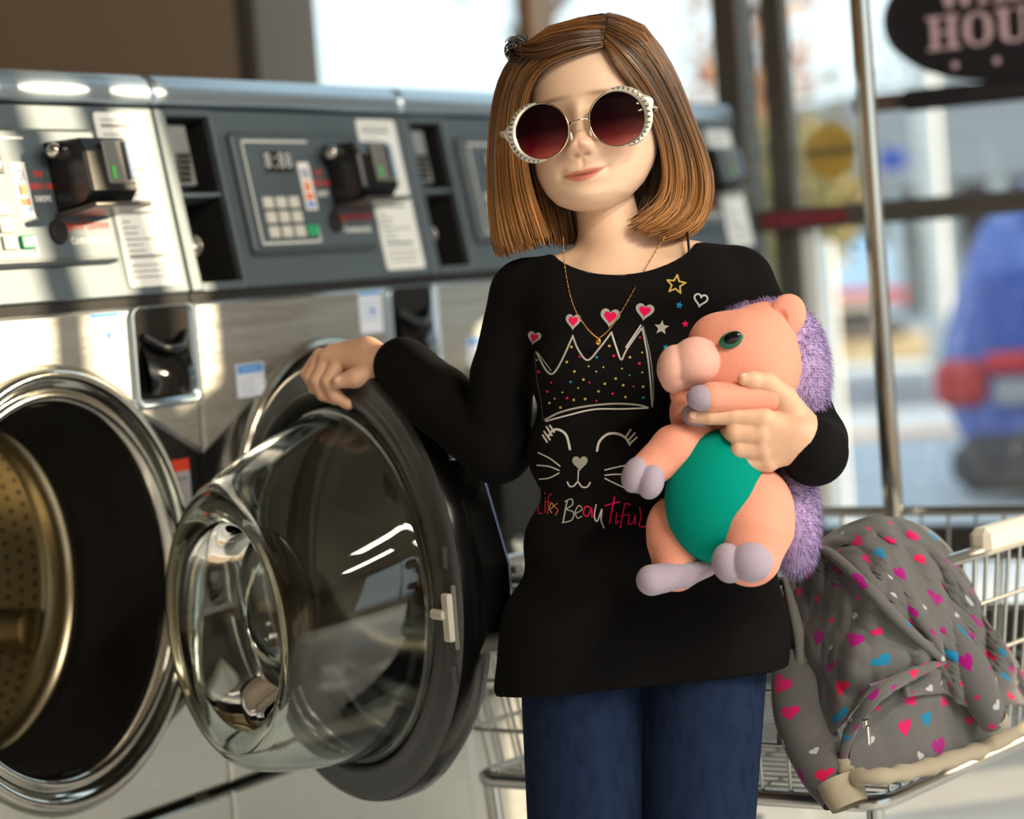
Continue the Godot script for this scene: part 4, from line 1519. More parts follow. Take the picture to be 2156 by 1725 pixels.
	for x in [1240, 1460]:
		mb = MB.new()
		f = Field.new(g(x - 90, 2540, -140), g(x + 90, 2390, 220), 9.0)
		f.limb(g(x, 2440, -50), g(x, 2448, 130), 52, 44, 20)
		f.limb(g(x, 2400, -20), g(x, 2440, -20), 60, 56, 20)
		f.cutoff(g(x, 2500, 0), Vector3(0, -1, 0))
		f.net(mb, W)
		put("shoe", mb, mat(hexc(60, 58, 62), 0.7), t, false)
	hair(t)

func denim() -> NoiseTexture2D:
	return noise_tex(0.02, 256, 0.75, 1.25, 12)


# ---------------------------------------------------------------- hair: guide locks, then many strands between them
const HAIR_R := [
	[[1272, 92, 122], [1296, 138, 140], [1340, 192, 122], [1378, 250, 92], [1396, 320, 66], [1402, 390, 58], [1384, 440, 64], [1332, 476, 78]],
	[[1275, 76, 112], [1325, 120, 128], [1372, 186, 112], [1410, 262, 84], [1430, 340, 66], [1434, 410, 62], [1408, 458, 70], [1345, 486, 76]],
	[[1278, 60, 92], [1345, 96, 106], [1396, 176, 92], [1436, 266, 72], [1462, 340, 58], [1466, 412, 54], [1438, 468, 58], [1368, 492, 66]],
	[[1280, 46, 60], [1350, 70, 72], [1408, 156, 64], [1450, 258, 50], [1482, 340, 38], [1488, 412, 32], [1462, 472, 36], [1400, 495, 46]],
	[[1280, 37, 20], [1352, 55, 22], [1416, 148, 18], [1456, 258, 8], [1492, 346, 2], [1494, 420, -2], [1470, 480, -4], [1420, 500, 4]],
	[[1276, 33, -40], [1345, 50, -50], [1412, 146, -60], [1446, 258, -70], [1476, 348, -74], [1474, 420, -74], [1446, 482, -70], [1400, 502, -60]],
	[[1266, 36, -95], [1315, 68, -125], [1352, 158, -152], [1372, 258, -158], [1384, 350, -154], [1382, 430, -142], [1356, 488, -128], [1332, 508, -116]]]
const HAIR_L := [
	[[1268, 96, 124], [1208, 112, 138], [1150, 132, 126], [1116, 170, 104], [1100, 232, 82], [1098, 302, 68], [1106, 392, 60], [1132, 468, 62], [1146, 512, 64]],
	[[1270, 80, 113], [1190, 94, 120], [1122, 120, 102], [1084, 168, 82], [1072, 240, 64], [1068, 320, 54], [1076, 410, 50], [1096, 482, 52], [1112, 524, 54]],
	[[1274, 62, 92], [1180, 72, 97], [1102, 106, 77], [1064, 166, 57], [1052, 240, 44], [1046, 330, 37], [1052, 420, 35], [1064, 492, 38], [1080, 530, 40]],
	[[1276, 46, 50], [1176, 55, 52], [1092, 106, 34], [1054, 176, 20], [1042, 250, 12], [1036, 340, 6], [1040, 430, 5], [1046, 502, 8], [1058, 532, 10]],
	[[1274, 37, 0], [1180, 46, -10], [1098, 106, -26], [1058, 190, -42], [1043, 280, -47], [1040, 370, -50], [1044, 450, -46], [1054, 512, -40], [1072, 534, -35]],
	[[1268, 34, -60], [1200, 52, -92], [1130, 118, -122], [1095, 210, -134], [1085, 310, -134], [1090, 410, -124], [1110, 482, -112], [1140, 518, -97]],
	[[1264, 36, -95], [1230, 68, -132], [1192, 150, -162], [1178, 250, -164], [1176, 350, -152], [1180, 430, -137], [1190, 492, -118], [1200, 508, -106]]]

const HAIR_IN_R := [
	[[1378, 235, 20], [1394, 320, 22], [1390, 396, 14], [1364, 456, 24], [1330, 478, 46]],
	[[1370, 235, -40], [1376, 320, -50], [1366, 396, -52], [1346, 456, -36], [1322, 486, -10]],
	[[1340, 235, -110], [1345, 320, -110], [1340, 396, -104], [1326, 456, -96], [1312, 496, -88]]]
const HAIR_IN_L := [
	[[1116, 235, 22], [1118, 320, 14], [1136, 400, 4], [1154, 470, 16], [1164, 512, 26]],
	[[1136, 235, -50], [1146, 320, -60], [1166, 400, -56], [1184, 470, -40], [1190, 516, -20]],
	[[1180, 235, -110], [1190, 320, -110], [1206, 400, -104], [1214, 470, -94], [1220, 508, -88]]]

func lock_at(G: Array, u: float) -> PackedVector3Array:
	var x := u * (G.size() - 1)
	var k := mini(int(x), G.size() - 2)
	var a: PackedVector3Array = G[k]
	var b: PackedVector3Array = G[k + 1]
	var c: PackedVector3Array = G[maxi(k - 1, 0)]
	var d: PackedVector3Array = G[mini(k + 2, G.size() - 1)]
	var out := PackedVector3Array()
	for i in a.size(): out.append(a[i].cubic_interpolate(b[i], c[i], d[i], x - k))
	return out

func smooth_lock(p: PackedVector3Array) -> PackedVector3Array:
	for pass_ in 14:
		var q := p.duplicate()
		for i in range(1, p.size() - 1): q[i] = (p[i - 1] + p[i] * 2.0 + p[i + 1]) * 0.25
		p = q
	return p

func hair(t: Node3D) -> void:
	var W := gw()
	var r := RandomNumberGenerator.new()
	r.seed = 77
	var strands := MB.new()
	var cap := MB.new()
	cap.col = lin(70, 42, 22)
	var mid := g(1262, 250, -30)
	for side in 4:
		var G := []
		for q in [HAIR_R, HAIR_L, HAIR_IN_R, HAIR_IN_L][side]:
			var ps := PackedVector3Array()
			for p in q: ps.append(g(p[0], p[1], p[2]))
			G.append(smooth_lock(curve(ps, 40)))
		var rows := []
		for k in 22:
			var l := lock_at(G, k / 21.0)
			var row := PackedVector3Array()
			for i in range(0, l.size(), 2): row.append(W * (l[i] + (mid - l[i]).normalized() * 9.0))
			rows.append(row)
		cap.grid(rows, false, false, side % 2 == 0)
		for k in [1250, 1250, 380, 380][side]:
			var u := r.randf()
			var l := lock_at(G, u)
			var clump := sin(u * 95.0) * 0.5 + sin(u * 41.0 + 1.3) * 0.5
			var inset := r.randf() * 8.0 - 2.0 - clump * 3.5
			var cut := 1.0 - 0.05 * r.randf()
			var sway := Vector3(r.randfn(0, 1), r.randfn(0, 1), r.randfn(0, 1))
			var w := 1.5 + r.randf() * 1.6
			var pts := PackedVector3Array()
			var rad := []
			var n := 22
			var tone := clampf(r.randf() * 0.75 + clump * 0.3 + 0.1, 0.0, 1.0)
			for i in n:
				var x := float(i) / (n - 1) * cut * (l.size() - 1)
				var j := mini(int(x), l.size() - 2)
				var p: Vector3 = l[j].lerp(l[j + 1], x - j)
				var tt := float(i) / (n - 1)
				p += (mid - p).normalized() * inset + sway * (1.0 + 5.0 * tt * tt)
				pts.append(W * p)
				rad.append(w * U * (1.0 - 0.75 * smoothstep(0.8, 1.0, tt)))
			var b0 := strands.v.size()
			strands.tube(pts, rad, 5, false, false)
			for i in n:      # brown hair; shaded roots and sunlit golden ends put into the colour
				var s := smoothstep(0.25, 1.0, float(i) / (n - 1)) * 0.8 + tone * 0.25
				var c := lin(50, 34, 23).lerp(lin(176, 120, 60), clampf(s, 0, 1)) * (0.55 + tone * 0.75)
				if side > 1: c = c * 0.5  # inner locks darkened, their shade put into the colour
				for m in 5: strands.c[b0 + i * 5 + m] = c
	# a few loose hairs
	for k in 160:
		var G := []
		for q in (HAIR_R if k % 2 == 0 else HAIR_L):
			var ps := PackedVector3Array()
			for p in q: ps.append(g(p[0], p[1], p[2]))
			G.append(curve(ps, 14))
		var l := lock_at(G, r.randf())
		var off := Vector3(r.randfn(0, 5), r.randfn(0, 3), r.randfn(0, 5))
		var pts := PackedVector3Array()
		for i in l.size(): pts.append(W * (l[i] + (l[i] - mid).normalized() * 2.0 + off * pow(i / 13.0, 1.5)))
		strands.col = lin(140, 92, 48)
		strands.tube(pts, 0.7 * U, 4, false, false)
	# swept-back fringe and its curl at the clip
	var fr := [[[1262, 62, 120], [1200, 70, 128], [1140, 92, 116], [1092, 100, 88]], [[1264, 90, 132], [1205, 98, 140], [1145, 116, 128], [1090, 112, 90]], [[1262, 76, 128], [1202, 84, 136], [1142, 104, 124], [1088, 106, 92]]]
	var FG := []
	for q in fr:
		var ps := PackedVector3Array()
		for p in q: ps.append(g(p[0], p[1], p[2]))
		FG.append(curve(ps, 14))
	for k in 220:
		var l := lock_at(FG, r.randf())
		var pts := PackedVector3Array()
		var off := Vector3(r.randfn(0, 2), r.randfn(0, 2), r.randfn(0, 3))
		for i in l.size(): pts.append(W * (l[i] + off * (0.5 + i * 0.1)))
		strands.col = lin(74, 44, 24) * (0.6 + r.randf() * 0.7)
		strands.tube(pts, (1.6 + r.randf() * 1.4) * U, 5, false, false)
	for k in 190:
		var c := g(1090 + r.randfn(0, 6), 104 + r.randfn(0, 7), 86 + r.randfn(0, 6))
		var pts := PackedVector3Array()
		var a0 := r.randf() * TAU
		var rr := 5.0 + r.randf() * 14.0
		for i in 9:
			var a := a0 + i * 0.32
			pts.append(W * (c + Vector3(cos(a) * rr, sin(a) * rr, i * 1.2)))
		strands.col = lin(44, 28, 22) * (0.5 + r.randf() * 0.6)
		strands.tube(pts, (0.7 + r.randf() * 0.8) * U, 5, false, false)
	var hm := mat(Color.WHITE, 0.3)
	hm.vertex_color_use_as_albedo = true
	hm.metallic_specular = 0.6
	var h := put("hair", cap, hm, t, false)
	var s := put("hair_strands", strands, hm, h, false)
	s.set_meta("kind", "stuff")


# ---------------------------------------------------------------- what she wears on top
func sunglasses() -> void:
	var t := thing("sunglasses", "round sunglasses with dark wine gradient lenses and ornate silver rims on the girl's face", "sunglasses", at(1220, 262, 2.9))
	var W := gw()
	var lm := mat(Color.WHITE, 0.05)
	lm.metallic_specular = 0.25
	lm.transparency = BaseMaterial3D.TRANSPARENCY_ALPHA
	var gt := GradientTexture2D.new()
	var gr := Gradient.new()
	gr.offsets = PackedFloat32Array([0.0, 0.5, 0.78, 1.0])
	gr.colors = PackedColorArray([Color(0.04, 0.01, 0.03, 0.999), Color(0.11, 0.015, 0.04, 0.995), Color(0.34, 0.05, 0.09, 0.96), Color(0.62, 0.24, 0.2, 0.8)])
	gt.gradient = gr
	gt.fill_from = Vector2(0.5, 0); gt.fill_to = Vector2(0.5, 1)
	gt.width = 64; gt.height = 128
	lm.albedo_texture = gt
	lm.texture_repeat = false
	var metal := mat(hexc(214, 200, 170), 0.16, 1.0)
	var silver := mat(hexc(236, 234, 224), 0.3, 0.55)
	var enamel := mat(hexc(50, 48, 46), 0.4, 0.4)
	var roll := Basis(Vector3.BACK, deg_to_rad(9.0))
	for s in 2:
		var c := g(1141, 277, 196) if s == 0 else g(1299, 250, 182)
		var B := roll * Basis(Vector3.UP, deg_to_rad(-19.0 if s == 0 else -6.0)) * Basis(Vector3.RIGHT, deg_to_rad(-3.0))
		var T := W * Transform3D(B, c)
		var mb := MB.new()
		var rows := []
		for i in 15:
			var rr := 56.0 * i / 14.0
			var row := PackedVector3Array()
			for j in 48:
				var a := TAU * j / 48
				row.append(T * Vector3(cos(a) * rr, sin(a) * rr, 9.0 * (1.0 - pow(rr / 56.0, 2))))
			rows.append(row)
		mb.grid(rows, true, false, false)
		for i in 15:
			for j in 48:
				var a := TAU * j / 48
				mb.uv[i * 48 + j] = Vector2(0.5 + 0.49 * cos(a) * i / 14.0, 0.5 - 0.49 * sin(a) * i / 14.0)
		put("lens", mb, lm, t, false)
		# thin rim
		mb = MB.new()
		var ring := PackedVector3Array()
		for j in 64:
			var a := TAU * j / 64
			ring.append(T * Vector3(cos(a) * 57.0, sin(a) * 57.0, 0.5))
		mb.tube(ring, 2.0 * U, 8, true)
		var rim := put("rim", mb, metal, t, false)
		# outer crescent, carved
		mb = MB.new()
		var sg := -1.0 if s == 0 else 1.0
		var P := []
		for i in 41:
			var f := i / 40.0
			var a := deg_to_rad(lerpf(104.0, -84.0, f)) if s == 1 else deg_to_rad(lerpf(92.0, 272.0, f))
			var w := 15.0 * pow(sin(PI * f), 0.8) + 2.0
			if f > 0.38 and f < 0.52: w += 9.0 * sin((f - 0.38) / 0.14 * PI)
			var e := 1.2 * sin(i * 2.6)
			var row := PackedVector3Array()
			for q in [[-1.5, -2.0], [-0.5, 4.0], [w * 0.35, 6.0 + e], [w * 0.7, 5.0 - e], [w + e * 0.5, 1.0], [w, -3.0]]:
				row.append(T * Vector3(cos(a) * (57.0 + q[0]), sin(a) * (57.0 + q[0]), q[1]))
			P.append(row)
		mb.grid(P, false, false, s == 1)
		var cr := put("ornate_rim", mb, silver, rim, false)
		mb = MB.new()
		for i in range(3, 38):
			var f := i / 40.0
			var a := deg_to_rad(lerpf(104.0, -84.0, f)) if s == 1 else deg_to_rad(lerpf(92.0, 272.0, f))
			var w := 15.0 * pow(sin(PI * f), 0.8) + 2.0
			var a2 := a + 0.05 * (1 if i % 2 == 0 else -1)
			mb.tube(PackedVector3Array([T * Vector3(cos(a) * (57.0 + w * 0.25), sin(a) * (57.0 + w * 0.25), 6.0), T * Vector3(cos(a2) * (57.0 + w * 0.75), sin(a2) * (57.0 + w * 0.75), 6.0)]), 0.75 * U, 5)
		put("engraving", mb, enamel, rim, false)
		# nose pad
		mb = MB.new()
		mb.ball(c + roll * Vector3(-sg * 57.0, -18.0, -8.0), Vector3(3.5, 9, 5), roll, 12, 8)
		mb.moved(W)
		put("nose_pad", mb, mat(hexc(220, 214, 190), 0.2), t, false)
		# temple
		mb = MB.new()
		var a1 := c + B * Vector3(sg * 70.0, 12.0, 0.0)
		mb.tube(curve(PackedVector3Array([W * a1, W * (a1 + Vector3(sg * 16.0, 3.0, -40.0)), W * (a1 + Vector3(sg * 12.0, 2.0, -150.0))]), 10), 3.0 * U, 6)
		put("temple", mb, silver, t, false)
	var mb2 := MB.new()
	mb2.tube(curve(PackedVector3Array([W * g(1196, 266, 196), W * g(1204, 258, 202), W * g(1217, 254, 204), W * g(1232, 250, 200), W * g(1242, 254, 190)]), 14), 2.4 * U, 8)
	put("bridge", mb2, metal, t, false)


func necklace() -> void:
	var t := thing("necklace", "fine gold chain necklace with a small pendant over the black top", "necklace", at(1280, 640, 2.9))
	var W := gw()
	var gold := mat(hexc(212, 160, 80), 0.25, 1.0)
	var link := MB.new()
	link.tube(PackedVector3Array([Vector3(-2.6, 0, 0), Vector3(0, 1.3, 0), Vector3(2.6, 0, 0), Vector3(0, -1.3, 0)]), 0.8, 5, true)
	var lm := link.mesh()
	var sides := [[[1186, 500, 62], [1189, 560, 104], [1206, 640, 146], [1235, 690, 160], [1258, 712, 163]], [[1400, 498, 66], [1362, 560, 100], [1318, 640, 144], [1284, 692, 160], [1262, 712, 163]]]
	for q in sides:
		var ps := PackedVector3Array()
		for p in q: ps.append(g(p[0], p[1], p[2]))
		var c := curve(ps, 66)
		for i in c.size():
			var o := MeshInstance3D.new()
			o.name = "link"
			o.mesh = lm
			o.material_override = gold
			var d := (c[mini(i + 1, 65)] - c[maxi(i - 1, 0)]).normalized()
			var side := d.cross(Vector3.BACK).normalized()
			var up := side.rotated(d, 0.9 if i % 2 == 0 else -0.7)
			var T := W * Transform3D(Basis(d, up, d.cross(up)), c[i])
			T.origin -= t.position
			o.transform = T
			t.add_child(o, true)
	var mb := MB.new()
	mb.ball(g(1260, 720, 166), Vector3(5, 8, 3), Basis(), 12, 8)
	mb.tube(PackedVector3Array([g(1256, 716, 168), g(1264, 716, 168), g(1264, 724, 168), g(1256, 724, 168)]), 1.2, 5, true)
	mb.moved(W)
	put("pendant", mb, gold, t, false)


# ---------------------------------------------------------------- the plush toy
func fuzzy(rgb: Color, seed_: int) -> StandardMaterial3D:
	var m := mat(rgb, 0.95)
	m.albedo_texture = noise_tex(0.11, 256, 0.93, 1.05, seed_)
	m.uv1_triplanar = true
	m.uv1_scale = Vector3(14, 14, 14)
	m.rim_enabled = true
	m.rim = 0.5
	m.rim_tint = 0.6
	m.metallic_specular = 0.2
	m.heightmap_enabled = true
	m.heightmap_texture = noise_tex(0.16, 256, 0.0, 1.0, seed_ + 40)
	m.heightmap_scale = 0.05
	return m

func soft(called: String, t: Node3D, m: Material, cell: float, prims: Array, a: Vector3, b: Vector3) -> MeshInstance3D:
	var f := Field.new(Vector3(minf(a.x, b.x), minf(a.y, b.y), minf(a.z, b.z)), Vector3(maxf(a.x, b.x), maxf(a.y, b.y), maxf(a.z, b.z)), cell)
	for q in prims:
		if q[0] == 0: f.limb(q[1], q[2], q[3], q[4], q[5])
		else: f.egg(q[1], q[2], Basis(Vector3.BACK, q[3]), q[4], q[0] == 2)
	var mb := MB.new()
	f.net(mb, gw())
	return put(called, mb, m, t, false)

func plush() -> void:
	var t := thing("plush_toy", "pink plush creature with big nose, lavender mane and teal belly held against the girl's chest", "plush toy", at(1520, 950, 2.88))
	var pink := fuzzy(hexc(244, 166, 144), 21)
	var nose := fuzzy(hexc(238, 186, 174), 22)
	var lav := fuzzy(hexc(174, 162, 182), 23)
	var teal := fuzzy(hexc(0, 146, 130), 24)
	teal.rim = 0.15
	var mane := fuzzy(hexc(206, 182, 232), 25)
	soft("body", t, pink, 5.0, [
		[1, g(1570, 768, 262), Vector3(112, 112, 92), 0.25, 10.0], [1, g(1508, 722, 254), Vector3(56, 58, 52), 0.0, 24.0],
		[1, g(1610, 700, 240), Vector3(62, 62, 60), 0.0, 20.0],
		[1, g(1560, 820, 282), Vector3(88, 56, 72), 0.0, 30.0],
		[1, g(1462, 872, 262), Vector3(50, 58, 58), 0.2, 22.0], [1, g(1444, 832, 290), Vector3(32, 28, 30), 0.0, 8.0],
		[1, g(1520, 1000, 250), Vector3(104, 150, 78), 0.0, 20.0]], g(1360, 1190, 130), g(1720, 610, 400))
	soft("nose", t, nose, 4.0, [[1, g(1466, 764, 320), Vector3(52, 52, 46), 0.0, 6.0], [1, g(1418, 772, 316), Vector3(33, 44, 40), -0.2, 4.0], [1, g(1424, 805, 310), Vector3(28, 22, 32), 0.3, 8.0]], g(1370, 840, 250), g(1530, 700, 380))
	soft("belly", t, teal, 5.0, [[1, g(1514, 1046, 312), Vector3(108, 134, 84), -0.08, 8.0]], g(1380, 1210, 200), g(1650, 880, 420))
	# limbs and their soft hooves
	var a1 := soft("arm", t, pink, 4.0, [[0, g(1470, 925, 290), g(1420, 945, 318), 44.0, 46.0, 10.0], [0, g(1420, 945, 318), g(1362, 992, 336), 46.0, 37.0, 10.0]], g(1300, 1060, 230), g(1540, 860, 390))
	soft("hoof", a1, lav, 3.5, [[1, g(1338, 1000, 352), Vector3(27, 37, 30), -0.35, 2.0], [1, g(1370, 1014, 360), Vector3(27, 36, 30), -0.2, 2.0]], g(1290, 1070, 300), g(1410, 950, 410))
	var a2 := soft("arm", t, pink, 4.0, [[0, g(1620, 838, 356), g(1500, 836, 376), 27.0, 30.0, 8.0]], g(1440, 890, 300), g(1670, 790, 420))
	soft("hoof", a2, lav, 3.5, [[1, g(1480, 838, 380), Vector3(33, 26, 28), 0.0, 3.0], [1, g(1472, 872, 322), Vector3(36, 27, 26), 0.1, 2.0]], g(1420, 910, 310), g(1530, 800, 420))
	var l1 := soft("leg", t, pink, 4.0, [[1, g(1592, 1080, 330), Vector3(76, 92, 60), 0.0, 10.0], [0, g(1590, 1120, 340), g(1580, 1170, 352), 74.0, 62.0, 20.0]], g(1490, 1260, 240), g(1700, 960, 440))
	soft("hoof", l1, lav, 3.5, [[1, g(1534, 1186, 392), Vector3(33, 40, 34), 0.25, 2.0], [1, g(1582, 1184, 404), Vector3(42, 40, 38), 0.0, 2.0]], g(1480, 1240, 340), g(1640, 1130, 460))
	var l2 := soft("leg", t, pink, 4.0, [[1, g(1424, 1122, 262), Vector3(60, 74, 50), 0.25, 10.0], [0, g(1424, 1152, 270), g(1424, 1198, 290), 56.0, 46.0, 14.0]], g(1340, 1250, 220), g(1520, 1020, 380))
	soft("hoof", l2, lav, 3.5, [[0, g(1372, 1222, 334), g(1440, 1210, 316), 31.0, 27.0, 6.0], [0, g(1440, 1210, 316), g(1490, 1196, 310), 26.0, 18.0, 6.0]], g(1320, 1270, 270), g(1530, 1160, 390))
	# ear
	var e := soft("ear", t, pink, 3.5, [[1, g(1657, 664, 268), Vector3(38, 44, 20), -0.35, 4.0], [2, g(1640, 676, 290), Vector3(16, 24, 14), -0.2, 6.0]], g(1600, 720, 220), g(1715, 605, 310))
	note(e, "pink round ear")
	# eye
	var mb := MB.new()
	var EB := Basis(Vector3.BACK, 0.42) * Basis(Vector3.UP, -0.25)
	mb.ball(g(1539, 716, 350), Vector3(26, 16, 8), EB, 24, 12)
	mb.moved(gw())
	put("eye_rim", mb, mat(hexc(20, 110, 84), 0.3), t, false)
	mb = MB.new()
	mb.ball(g(1541, 713, 353), Vector3(20, 12.5, 8), EB, 24, 12)
	mb.moved(gw())
	put("eye", mb, mat(hexc(8, 8, 8), 0.06), t, false)
	# mane: a soft core and a pelt of fine hairs
	var cores := [[1, g(1664, 790, 196), Vector3(76, 140, 70), 0.0, 12.0], [1, g(1600, 672, 222), Vector3(74, 34, 40), 0.3, 20.0], [1, g(1560, 668, 230), Vector3(40, 22, 30), 0.35, 10.0], [1, g(1668, 1085, 222), Vector3(50, 118, 70), 0.06, 16.0]]
	var f := Field.new(g(1480, 1240, 100), g(1780, 610, 300), 6.0)
	for q in cores: f.egg(q[1], q[2], Basis(Vector3.BACK, q[3]), q[4])
	mb = MB.new()
	f.net(mb, gw())
	var core := put("mane", mb, mane, t, false)
	var fur := MB.new()
	var r := RandomNumberGenerator.new()
	r.seed = 5
	var down := (-UPV).normalized()
	for k in 30000:
		var i := r.randi() % mb.v.size()
		var p := mb.v[i] + core_shift(core)
		var n := mb.n[i]
		if n.dot(-FW) < -0.35: continue
		var dir := (n * (0.75 + r.randf() * 0.5) + Vector3(r.randfn(0, 0.3), r.randfn(0, 0.3), r.randfn(0, 0.3)) + down * 0.4).normalized()
		var l := (8.0 + r.randf() * 12.0) * U
		var c := lin(206, 184, 238) * (0.8 + r.randf() * 0.4)
		fur.col = c
		var side := dir.cross(Vector3(r.randfn(), r.randfn(), r.randfn())).normalized() * 0.38 * U
		var q := p + dir * l + down * l * 0.35 + side * r.randfn() * 3.0
		var m := p + dir * l * 0.55
		var nn := (n + dir * 0.2).normalized()
		var b := fur.v.size()
		fur.vert(p - side, nn); fur.vert(p + side, nn); fur.vert(m + side * 0.8, nn); fur.vert(m - side * 0.8, nn); fur.vert(q, nn)
		fur.ix.append_array([b, b + 2, b + 1, b, b + 3, b + 2, b + 3, b + 4, b + 2])
	var fm := mat(Color.WHITE, 0.9)
	fm.vertex_color_use_as_albedo = true
	fm.metallic_specular = 0.2
	var fo := put("mane_fur", fur, fm, core, false)
	fo.set_meta("kind", "stuff")

func core_shift(core: Node3D) -> Vector3:      # put() moved the mane's points to the toy's own axes
	return core.get_parent().position


# ---------------------------------------------------------------- the wire cart and the hooded jacket on it
func cart() -> void:
	var e1 := Vector3(0.993, 0, 0.118)
	var e3 := Vector3(-0.118, 0, 0.993)
	var o := Vector3(0.08, 0, 1.02) - e1 * 0.17
	var t := thing("laundry_cart", "chrome wire laundry cart with a tall pole behind the girl", "laundry cart", o)
	var L := 0.74
	var Wd := 0.66
	var rim := 0.585
	var bot := 0.315
	var ins := 0.035
	# the corners run round: near left, near right, far right, far left
	var top := [Vector3.ZERO + Vector3(0, rim, 0), e1 * L + Vector3(0, rim, 0), e1 * L - e3 * Wd + Vector3(0, rim, 0), -e3 * Wd + Vector3(0, rim, 0)]
	var base := [e1 * ins - e3 * ins + Vector3(0, bot, 0), e1 * (L - ins) - e3 * ins + Vector3(0, bot, 0), e1 * (L - ins) - e3 * (Wd - ins) + Vector3(0, bot, 0), e1 * ins - e3 * (Wd - ins) + Vector3(0, bot, 0)]
	var mb := MB.new()
	mb.tube(PackedVector3Array(rounded(top, 0.04)), 0.0085, 10, true)
	put("rim", mb, M.wire, t)
	mb = MB.new()
	mb.tube(PackedVector3Array(rounded(base, 0.03)), 0.011, 10, true)
	put("base_rail", mb, M.wire, t)
	for side in 4:
		var n := 22 if side % 2 == 0 else 15
		for k in range(1, n):
			var f := float(k) / n
			var a: Vector3 = top[side].lerp(top[(side + 1) % 4], f)
			var b: Vector3 = base[side].lerp(base[(side + 1) % 4], f)
			mb = MB.new()
			mb.tube(PackedVector3Array([a, b]), 0.0026, 6)
			put("wire", mb, M.wire, t)
	for lev in [0.25, 0.5, 0.75]:
		var ring := []
		for c in 4: ring.append(base[c].lerp(top[c], lev))
		mb = MB.new()
		mb.tube(PackedVector3Array(rounded(ring, 0.03)), 0.003, 6, true)
		put("hoop", mb, M.wire, t)
	for k in range(1, 24):
		var f := k / 24.0
		mb = MB.new()
		mb.tube(PackedVector3Array([base[0].lerp(base[1], f), base[3].lerp(base[2], f)]), 0.0024, 6)
		put("floor_wire", mb, M.wire, t)
	for k in range(1, 6):
		var f := k / 6.0
		mb = MB.new()
		mb.tube(PackedVector3Array([base[0].lerp(base[3], f) - Vector3(0, 0.005, 0), base[1].lerp(base[2], f) - Vector3(0, 0.005, 0)]), 0.003, 6)
		put("floor_bar", mb, M.wire, t)
	# under-frame, legs and casters
	for c in 4:
		var b: Vector3 = base[c]
		var inn: Vector3 = (base[(c + 2) % 4] - b).normalized() * 0.05
		mb = MB.new()
		mb.tube(PackedVector3Array([b + inn * 0.3, b + inn * 0.6 + Vector3(0, 0.12 - bot, 0)]), 0.011, 10)
		var leg := put("leg", mb, M.wire, t)
		var w: Vector3 = Vector3(b.x, 0.045, b.z) + inn * 0.6
		mb = MB.new()
		mb.lathe(PackedVector2Array([Vector2(0.012, 0.012), Vector2(0.036, 0.012), Vector2(0.042, 0.007), Vector2(0.042, -0.007), Vector2(0.036, -0.012), Vector2(0.012, -0.012)]), 24, Transform3D(Basis(), w))
		put("wheel", mb, M.rubber, leg)
		mb = MB.new()
		mb.box(w + Vector3(0, 0.035, 0.017), Vector3(0.03, 0.085, 0.004), 0.001)
		mb.box(w + Vector3(0, 0.035, -0.017), Vector3(0.03, 0.085, 0.004), 0.001)
		mb.box(w + Vector3(0, 0.078, 0), Vector3(0.034, 0.006, 0.04), 0.001)
		put("caster_fork", mb, M.wire, leg)
	# pole with its hanging bar, and the bumper on the far rim
	var pb0 := e1 * (L - 0.035) - e3 * 0.335
	mb = MB.new()
	mb.tube(PackedVector3Array([pb0 + Vector3(0, bot - 0.02, 0), pb0 + Vector3(0, 1.80, 0)]), 0.0145, 16)
	put("pole", mb, M.chrome, t)
	mb = MB.new()
	mb.tube(PackedVector3Array([pb0 + Vector3(0, bot - 0.02, 0), pb0 + Vector3(0, bot + 0.03, 0)]), 0.02, 16)
	put("pole_socket", mb, M.matte, t)
	mb = MB.new()
	mb.tube(PackedVector3Array([pb0 + Vector3(0, 1.78, 0) + e1 * 0.1, pb0 + Vector3(0, 1.78, 0) - e1 * 0.74]), 0.011, 12)
	put("hanging_bar", mb, M.chrome, t)
	mb = MB.new()
	mb.box((top[0] + top[1]) * 0.5 + e1 * 0.12 + Vector3(0, 0.012, 0), Vector3(0.42, 0.035, 0.03), 0.008, Basis(e1, Vector3.UP, e3))
	put("handle_guard", mb, mat(hexc(196, 190, 176), 0.4), t)


func rounded(c: Array, r: float) -> Array:
	var out := []
	var n := c.size()
	for i in n:
		var a: Vector3 = c[(i + n - 1) % n]
		var b: Vector3 = c[i]
		var d: Vector3 = c[(i + 1) % n]
		var p := b + (a - b).normalized() * r
		var q := b + (d - b).normalized() * r
		for k in 6:
			var f := k / 5.0
			out.append(p.lerp(b, f).lerp(b.lerp(q, f), f))
	return out

func heart_cloth() -> Image:
	var im := blank(640, 640, hexc(96, 96, 97))
	var r := RandomNumberGenerator.new()
	r.seed = 31
	for y in 640:      # heather
		for x in 640:
			var k := r.randf_range(-0.035, 0.035)
			im.set_pixel(x, y, Color(0.375 + k, 0.375 + k, 0.38 + k))
	var cols := [hexc(206, 30, 82), hexc(150, 16, 116), hexc(20, 118, 160), hexc(196, 28, 100), hexc(176, 178, 188)]
	var placed := []
	var tries := 0
	while placed.size() < 62 and tries < 4000:
		tries += 1
		var p := Vector2(r.randf_range(34, 606), r.randf_range(34, 606))
		var ok := true
		for q in placed:
			if p.distance_to(q) < 62.0: ok = false
		if not ok: continue
		placed.append(p)
		fill_poly(im, heart(p.x, p.y, [10.0, 19.0, 23.0, 15.0, 8.0][placed.size() % 5] , r.randf_range(-0.7, 0.7), 1.0), cols[r.randi() % 5])
	return im

